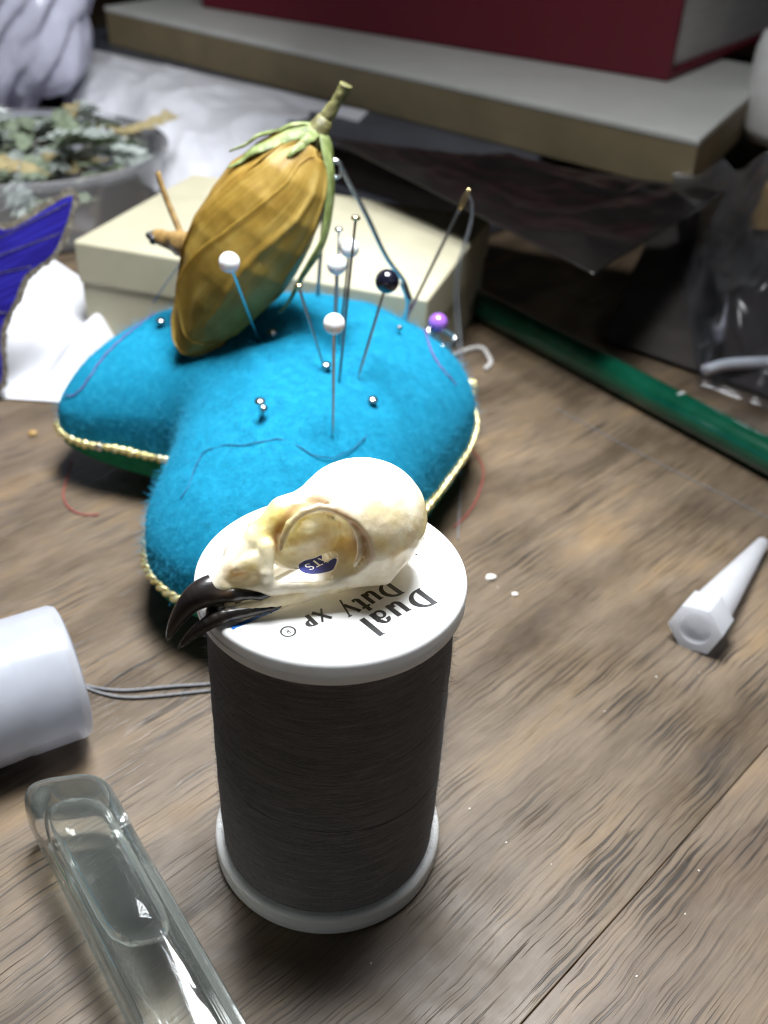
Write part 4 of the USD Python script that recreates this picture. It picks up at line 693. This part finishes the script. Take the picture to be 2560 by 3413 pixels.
# grey thread from the spool to the cap
gth = curve([(-14.0, 31.5, 0.6), (-20.6, 30.2, 0.4), (-28.2, 29.3, 0.5), (-35, 28.6, 0.4), (-40.4, 29.6, 0.3), (-46, 31.5, 0.3)], 80); obj('spool_thread', tube(gth, 0.27, 8), GREYTH, None, True, 'grey thread loop lying between the spool and the frosted cap, upper strand', 'thread')
gth = curve([(-14.0, 29.5, 0.5), (-20.6, 28.6, 0.4), (-28.2, 27.4, 0.4), (-35, 27.1, 0.4), (-40.4, 29.0, 0.3), (-44, 31.0, 0.3)], 80); obj('spool_thread', tube(gth, 0.25, 8), GREYTH, None, True, 'grey thread loop lying between the spool and the frosted cap, lower strand', 'thread')
obj('loose_thread', tube(curve([(30.5, 116, 1.0), (32.2, 111.4, 0.3), (34.6, 103.1, 0.3), (33.4, 93.2, 0.3), (29.1, 82.1, 0.3), (25.5, 77, 0.3)], 60), 0.17, 6), REDTH, None, True, 'fine red thread curving on the wood right of the pincushion', 'thread')
obj('loose_thread', tube(curve([(-58, 97, 3.0), (-58.6, 92.4, 0.4), (-57.0, 84.3, 0.3), (-54.3, 80.9, 0.3), (-49, 80, 0.3)], 40), 0.17, 6), REDTH, None, True, 'fine red thread in the shadow under the left lobe of the pincushion', 'thread')
obj('white_wire_bit', tube(curve([(33.0, 160, 0.8), (38.0, 163.5, 0.8), (41.6, 164.8, 0.8), (43.0, 160.5, 0.8), (43.2, 155, 0.7), (41.2, 151.6, 0.7)], 50), 0.7, 8), WHITETH, None, True, 'bent bit of whitish string on the dark wood behind the pincushion tip', 'string')
obj('hair_line', tube(curve([(57, 131, 0.16), (62, 124.4, 0.16), (74, 108.6, 0.16), (91.4, 87.7, 0.16), (97, 80.5, 0.16)], 50), 0.11, 6), GREYTH, None, True, 'long pale fibre lying straight across the wood at the right', 'fibre')
def crumb(x, y, r, label, seed, mt=CRUMB):
    m = ball((0, 0, 0), r, 2); m.vertices *= (0.7 + 0.6 * noise(m.vertices / r * 1.5 + seed, seed))[:, None] * np.array([1.2, 1, 0.6]); m.apply_translation((x, y, r * 0.45)); return obj('crumb', m, mt, None, False, label, 'crumb')
crumb(31.4, 60.1, 0.85, 'largest white crumb on the wood right of the spool', 3); crumb(35.5, 55.2, 0.5, 'small yellowish crumb on the wood between spool and nozzle', 5); crumb(-71.0, 112.6, 1.0, 'dark brown crumb on the wood at the far left', 7, TWIG); crumb(76.8, 24.2, 0.9, 'pinkish crumb at the right edge of the table', 9, KRAFT)

# ------------------------------------------------------------------ behind the cushion
def obox(name, c, e1, w, dpt, z0, z1, mt, parent, r=0.8, smooth=30, side=None, **k):
    """A box whose front-left bottom corner is c, front edge along e1 for w, depth to the back."""
    e1 = np.array([*e1, 0.0]); e1 /= np.linalg.norm(e1); e2 = np.array([-e1[1], e1[0], 0]) if side is None else np.array([*side, 0.0]); b = rbox(0, 0, z0, w, dpt, z1, r)
    b.vertices[:] = np.array([c[0], c[1], 0]) + b.vertices[:, :1] * e1 + b.vertices[:, 1:2] * e2 + b.vertices[:, 2:] * np.array([0, 0, 1]); return obj(name, b, mt, parent, smooth, **k)
E1 = (0.939, -0.344)
cb = FT('cream_box', 'small cream cardboard box with lid directly behind the pincushion', 'box', (-20, 185, 0))
obox('box_base', (-68.6, 164.2), E1, 96, 67, 0, 20, CREAM, cb, 0.7); obox('lid', (-69.2, 163.6), E1, 97.2, 68.2, 17.5, 29.2, CREAM, cb, 0.9)
# crumpled white paper
def paper(u, v):
    x = -95 + 32 * u + 4 * v; y = 131 - 3 * u + 58 * v - 8 * v * (1 - u); z = 0.4 + 24 * v**1.6 * (1 - u)**1.2 + 9 * np.exp(-((u - 0.72 - 0.25 * v) / 0.12)**2) * np.clip(v * 2.2, 0, 1) * (1 - 0.3 * v) + 1.6 * noise(np.stack([u * 3, v * 3, 0 * u], -1), 5) * v
    return np.stack([x, y, z], -1)
obj('paper_sheet', sheet(paper, 50, 50, 0.25), PAPER, None, True, 'curled white paper scrap on the table under the blue wing', 'paper')
# butterfly wing
WO = np.array([[-79.7, 142.3, 40.8], [-70.9, 143.3, 43.8], [-61.5, 144.5, 47.2], [-62.3, 143.1, 43.2], [-63.6, 142.1, 40.2], [-66.1, 140.3, 35.1], [-70.1, 139., 31.5], [-74.1, 138.1, 28.8], [-76.1, 136.6, 24.6], [-78., 135.5, 21.5], [-79.9, 134.4, 18.3], [-80.9, 132.2, 11.9], [-81.2, 129.9, 5.5], [-84.5, 128.9, 1.2], [-95, 128.6, 0.8], [-110, 133, 14], [-112, 138, 28], [-100, 141, 37]])
o2 = WO[:, [0, 2]] ; wb = Polygon(curve(np.vstack([o2, o2[:1]]), 240)).buffer(0)
rngw = np.random.default_rng(3)
def wing_mesh(pg, y_off, th):
    m = trimesh.creation.extrude_polygon(pg.simplify(0.12), th, engine='earcut'); v = m.vertices; x, z, w = v[:, 0].copy(), v[:, 1].copy(), v[:, 2].copy(); m.vertices = np.stack([x, 128 + 0.35 * z + y_off - w, z], 1); m.fix_normals(); return m
wing = FT('butterfly_wing', 'iridescent blue-violet butterfly wing with brown scalloped edge standing at the left edge', 'butterfly wing', (-85, 130, 0))
edge_pts = [wb.exterior.interpolate(t) for t in np.arange(0, wb.exterior.length, 1.7)]
eo = np.array(wb.buffer(0.45).exterior.segmentize(0.4).coords); scal = Polygon(eo + 0.9 * (np.stack([noise(np.column_stack([eo * 0.9, 0 * eo[:, 0] + k])) for k in (1, 2)], 1) - 0.5)).buffer(0); obj('brown_edge', wing_mesh(scal, 0, 0.3), WINGE, wing, 30)
obj('blue_field', wing_mesh(wb.buffer(-0.9), -0.3, 0.12), WINGB, wing, 30)
for k, q in enumerate(((-62.5, 45.5), (-64.5, 39), (-72, 31.5), (-78.5, 21), (-81.5, 10))):
    P = np.linspace([-108, 128 + .35 * 24 - 0.55, 24], [q[0] - 1, 128 + 0.35 * q[1] - 0.55, q[1]], 12); obj('vein', tube(P, 0.09, 6), WINGE, wing, True)
# clear dish heaped with dried leaves
dish = FT('plastic_dish', 'round clear plastic dish heaped with dried grey-green leaves', 'dish', (-113, 271, 0))
dm = lathe([(0, 0.0), (43, 0.0), (45.5, 1.0), (50.5, 23.4), (52.4, 23.8), (52.4, 25.4), (50.2, 25.6), (49.6, 24.6), (44.6, 2.4), (43, 1.4), (0, 1.4)], 96); dm.apply_translation((-113, 271, 0)); obj('dish_wall', dm, CLEAR, dish, 35)
protos = []
def leaf_mesh(n_pairs, length, wid, seed):
    r = np.random.default_rng(seed); parts = [tube(curve([(0, 0, 0), (length * .5, 0, 1.5), (length, 0, 0.6)], 10), np.linspace(0.5, 0.2, 10), 5)]
    for k in range(n_pairs):
        x = length * (0.12 + 0.82 * k / n_pairs); ll = wid * math.sin(math.pi * (0.2 + 0.75 * k / n_pairs)) * r.uniform(0.8, 1.15)
        for s in (-1, 1):
            tip = np.array([x + ll * 0.75, s * ll * 0.75, 1.4 + r.normal(0, 1.0)]); b = np.array([x, 0, 1.3])
            def F(u, v, b=b, tip=tip, ll=ll):
                w = 1.25 * np.sin(np.pi * np.clip(u * 0.92 + 0.04, 0, 1))**0.7; d_ = (tip - b) / np.linalg.norm(tip - b); sd_ = np.cross(d_, [0, 0, 1]); return b + (tip - b) * u[..., None] + sd_ * (w * (v - 0.5) * 1.7)[..., None] + np.array([0, 0, 1]) * (0.9 * u * (1 - u) + 0.35 * (2 * v - 1)**2)[..., None]
            parts.append(sheet(F, 6, 3, 0.22))
    return cat_(*parts)
cls = UsdGeom.Scope.Define(stage, '/World/Looks/leaf_kinds')
for k in range(3):
    q = stage.CreateClassPrim(f'/leaf_kind_{k}'); UsdGeom.Xform(q)
    m = leaf_mesh(11, 30, 6, k + 1); usdkit.mesh(stage, f'/leaf_kind_{k}/leaf_blade', (m.vertices * MM, m.faces), LEAFM[k], smooth=True); protos.append(f'/leaf_kind_{k}')
lr = np.random.default_rng(12); stage_leaves = 0
def add_leaf(pos, yaw, pitch, roll, sc, kind, label):
    p = numbered('/World', 'dried_leaf'); x = UsdGeom.Xform.Define(stage, p); x.AddTranslateOp().Set(Gf.Vec3d(*[float(v) * MM for v in pos])); x.AddRotateXYZOp().Set(Gf.Vec3f(roll, pitch, yaw)); x.AddScaleOp().Set(Gf.Vec3f(sc, sc, sc))
    x.GetPrim().GetReferences().AddInternalReference(protos[kind]); x.GetPrim().SetInstanceable(True); x.GetPrim().SetSpecifier(Sdf.SpecifierDef)
    tag(x.GetPrim(), label, 'dried leaf', 'dried leaves heaped in the clear dish')
for k in range(84):
    r_, a_k = 40 * math.sqrt(lr.uniform()), lr.uniform(0, 2 * np.pi); px, py = -113 + r_ * math.cos(a_k), 271 + r_ * math.sin(a_k); h_ = 6 + 24 * (1 - (r_ / 52)**2) * lr.uniform(0.25, 1.0) + 6 * (px > -105)
    yw = lr.uniform(0, 360); add_leaf((px - 10 * math.cos(math.radians(yw)), py - 10 * math.sin(math.radians(yw)), h_), yw, -lr.uniform(-12, 20), lr.uniform(-40, 40), lr.uniform(0.75, 1.15), int(lr.choice([0, 0, 0, 1, 1, 2])), 'dried feathery grey-green leaf in the heap inside the clear dish')
add_leaf((-82, 283, 25), 25, -12, 10, 0.9, 2, 'dried feathery grey-green leaf in the heap inside the clear dish')

# ------------------------------------------------------------------ the stack at the back
E2 = np.array([0.718, -0.697])
bn = FT('dark_binder', 'dark grey flat binder lying under the cream carton at the back', 'binder', (0, 400, 0))
e2p = np.array([0.697, 0.718])
def obox2(name, c, w, dpt, z0, z1, mt, parent, r=1.0, e=E2, **k): return obox(name, c, e, w, dpt, z0, z1, mt, parent, r, **k)
cfl = np.array([-119.3, 469.0])
front = np.array([-136.8, 433.0]) - E2 * 60
obox2('binder_cover', front, 318, 300, 19.5, 24.6, SLAB, bn, 1.2); obox2('binder_sheets', front + e2p * 3, 314, 290, 5, 19.6, DARKJUNK, bn, 0.5); obox2('binder_cover', front, 318, 300, 0, 5, SLAB, bn, 1.2)
ct = FT('cream_carton', 'long flat cream carton lying on the dark binder', 'carton', (0, 360, 25))
obox2('carton_tray', cfl, 331, 150, 24.7, 41.5, TAN, ct, 0.8, side=(0.5, 0.866)); obox2('carton_lid', cfl - E2 * 0.3 - e2p * 0.3, 331.6, 150.6, 40, 42.5, OFFWHITE, ct, 0.6, side=(0.5, 0.866))
er_ = np.array([133.0 + 71.6, 328.2 - 477.3]); er_ /= np.linalg.norm(er_); ep_ = np.array([-er_[1], er_[0]])
bk = FT('red_book', 'thick dark red cloth-bound book lying on the cream carton', 'book', (60, 420, 42))
c0 = np.array([-71.6, 477.3])
obox2('spine', c0, 252.5, 4, 42.7, 92, RED, bk, 1.2, er_); obox2('cover_board', c0 + ep_ * 3.6, 252.5, 180, 42.7, 46.0, RED, bk, 1.0, er_, label='lower board of the red book'); obox2('cover_board', c0 + ep_ * 3.6, 252.5, 180, 88.7, 92, RED, bk, 1.0, er_, label='upper board of the red book')
obox2('page_block', c0 + ep_ * 4.2 + er_ * 4, 244.5, 168, 46.1, 88.6, PAGES, bk, 0.5, er_)
# brown carton and white jar behind on the right
kb = FT('brown_carton', 'brown cardboard carton at the back right beside the cream carton', 'carton', (170, 300, 0))
obox2('carton_body', np.array([142, 262.0]), 120, 130, 0, 24, KRAFT, kb, 0.8)
jar = FT('white_jar', 'white rounded plastic jar at the back right edge', 'jar', (184, 313, 24))
jm_ = lathe([(0, 24.2), (15, 24.2), (20, 26.5), (22.5, 31), (23, 40), (23, 58), (21.5, 64), (16, 68), (15.5, 76), (0, 76)], 64); jm_.apply_translation((184, 313, 0)); obj('jar_body', jm_, WHITE, jar, 40)
jc = lathe([(0, 76.2), (17, 76.2), (17, 88), (16, 89), (0, 89)], 48); jc.apply_translation((184, 313, 0)); obj('jar_lid', jc, PAPER, jar, 40)
# draped plastic in front of the stack
def patch(corners, sag, AMP, freq, seed, RIDGE=0.0):
    """A crumpled sheet over four corners (front-left, front-right, back-right, back-left)."""
    A, B, C, D = [np.array(c, float) for c in corners]
    def F(u, v):
        P = (A * (1 - u)[..., None] + B * u[..., None]) * (1 - v)[..., None] + (D * (1 - u)[..., None] + C * u[..., None]) * v[..., None]
        q = np.stack([u * freq, v * freq * 0.7, 0 * u + seed], -1); n_ = fbm(q, 4, seed) - 0.5; rg_ = 1 - np.abs(2 * fbm(q * 0.8 + 7, 3, seed + 5) - 1) * 3
        pin = np.clip(np.minimum(np.minimum(u, 1 - u), np.minimum(v, 1 - v)) * 9, 0.12, 1); amp = AMP * pin; ridge = RIDGE * pin; P = P.copy(); P[..., 2] += amp * n_ + ridge * np.clip(rg_, 0, 1) - sag * np.sin(np.pi * u) * np.sin(np.pi * v); P[..., 0] += amp * 0.5 * (noise(q + 3, seed + 1) - 0.5); P[..., 1] += amp * 0.5 * (noise(q + 9, seed + 2) - 0.5); P[..., 2] = np.maximum(P[..., 2], 0.5); return P
    return F
obj('plastic_bag', sheet(patch(((-112, 330, 2), (-30, 262, 3), (12, 330, 27), (-140, 455, 27)), -9, 9, 4, 3, 3), 110, 70, 0.15), MILKBAG, None, True, 'crumpled milky plastic bag shining under the lamp behind the cream box', 'plastic bag')
BF = [(-4, 214, 45), (60.9, 130.2, 36.5), (118, 206, 35), (48, 244, 33)]
obj('black_plastic_sheet', sheet(patch(BF, 3, 5, 4, 9, 2.5), 100, 70, 0.4), BLACKBAG, None, True, 'black-brown plastic sheet with a pointed corner overhanging the cream box', 'plastic sheet')
# white plastic bag, top left: a pillow with long pleats
def pillow(c, rx, ry, rz, seed, n=90):
    th, ph = np.meshgrid(np.linspace(0.02, np.pi - 0.02, n), np.linspace(0, 2 * np.pi, 2 * n, endpoint=False), indexing='ij'); d_ = np.stack([np.sin(th) * np.cos(ph), np.sin(th) * np.sin(ph), np.cos(th)], -1)
    q = np.stack([d_[..., 0] * 5.0 - d_[..., 2] * 4.0, d_[..., 1] * 2.2, d_[..., 2] * 1.2 + d_[..., 0] * 0.9], -1); r_ = 1 + 0.34 * (fbm(q, 4, seed) - 0.5) + 0.10 * np.abs(np.sin(q[..., 0] * 3.1 + 2 * fbm(q, 2, 3)))
    V = np.array(c) + d_ * r_[..., None] * np.array([rx, ry, rz]); V[..., 2] = np.maximum(V[..., 2], 0.3); m = tm(V.reshape(-1, 3), grid_faces(n, 2 * n, True)); m.fix_normals(); return m
obj('white_plastic_bag', pillow((-152, 372, 66), 46, 40, 52, 4), BAGW, None, True, 'pleated white-lilac plastic bag in the top left corner', 'plastic bag')
# clear bag at the right edge, with dark contents; the cloth reaches left in place of table shade
obj('dark_cloth_and_shade', sheet(patch(((78, 172, 1), (150, 108, 1), (180, 205, 20), (112, 245, 14)), -6, 9, 4, 15, 3), 60, 50, 0.6), DARKJUNK, None, True, 'dark brown crumpled cloth in the clear bag, extended left to stand in for shade on the table', 'cloth')
obj('clear_plastic_bag', sheet(patch(((97, 140, 1.5), (150, 108, 1.5), (185, 215, 40), (112, 240, 30)), -20, 16, 4, 17, 10), 90, 80, 0.12), CLEARBAG, None, True, 'crumpled clear plastic bag over dark cloth at the right edge', 'plastic bag')
rim = curve([(99.5, 144.5, 5.0), (104, 146.5, 5.6), (112, 148, 5.8), (125, 150, 6)], 30); obj('painted_highlight_strip', tube(rim, np.linspace(1.5, 2.0, 30), 10), PEARL, None, True, 'white bar standing in for the highlight along the clear bag on the right', 'painted highlight')  # white tube put in as a painted highlight on the bag

# ------------------------------------------------------------------ unseen lamp hood, added overhead to keep light off the right of the stack
dl = FT('desk_lamp', 'hooded desk lamp head hanging above the pincushion', 'lamp', (8, 92, 290))
def slab_box(x0, y0, z0, x1, y1, z1): return rbox(x0, y0, z0, x1, y1, z1, 0.9)
hn = np.array([0.85, 0.527, 0]); ht = np.array([-0.527, 0.85, 0]); hc_ = np.array([8, 92, 0])
def hood(x0, x1, y0, y1, z0, z1):
    b = slab_box(x0, y0, z0, x1, y1, z1); b.vertices[:] = hc_ + b.vertices[:, :1] * hn + b.vertices[:, 1:2] * ht + b.vertices[:, 2:] * np.array([0, 0, 1]); return b
obj('added_hood_top', hood(-90, 37, -100, 130, 296, 299), SLAB, dl); obj('added_hood_side', hood(33, 36, -100, 130, 134, 295.5), SLAB, dl); obj('added_hood_side', hood(-89, -86, -100, 100, 270, 295.5), SLAB, dl)
obj('lamp_arm', tube(curve([(8, 92, 300), (-80, 330, 400), (-160, 520, 340), (-200, 640, 0)], 50), 6, 16), SLAB, dl, True)

dr = np.random.default_rng(21); bits = []
for k in range(14):
    r_ = dr.uniform(0.05, 0.12); m = ball((0, 0, 0), r_, 1); m.vertices *= (1.6, 1, 0.6); m.apply_transform(trimesh.transformations.rotation_matrix(dr.uniform(0, 6.28), [0, 0, 1])); m.apply_translation((dr.uniform(-45, 75), dr.uniform(-30, 60), r_ * 0.5))
    if math.hypot(*m.centroid[:2]) > 18: bits.append(m)
obj('dust', cat_(*bits), CRUMB, None, False, 'tiny pale dust specks scattered on the wood in front', 'dust', None, 'stuff')
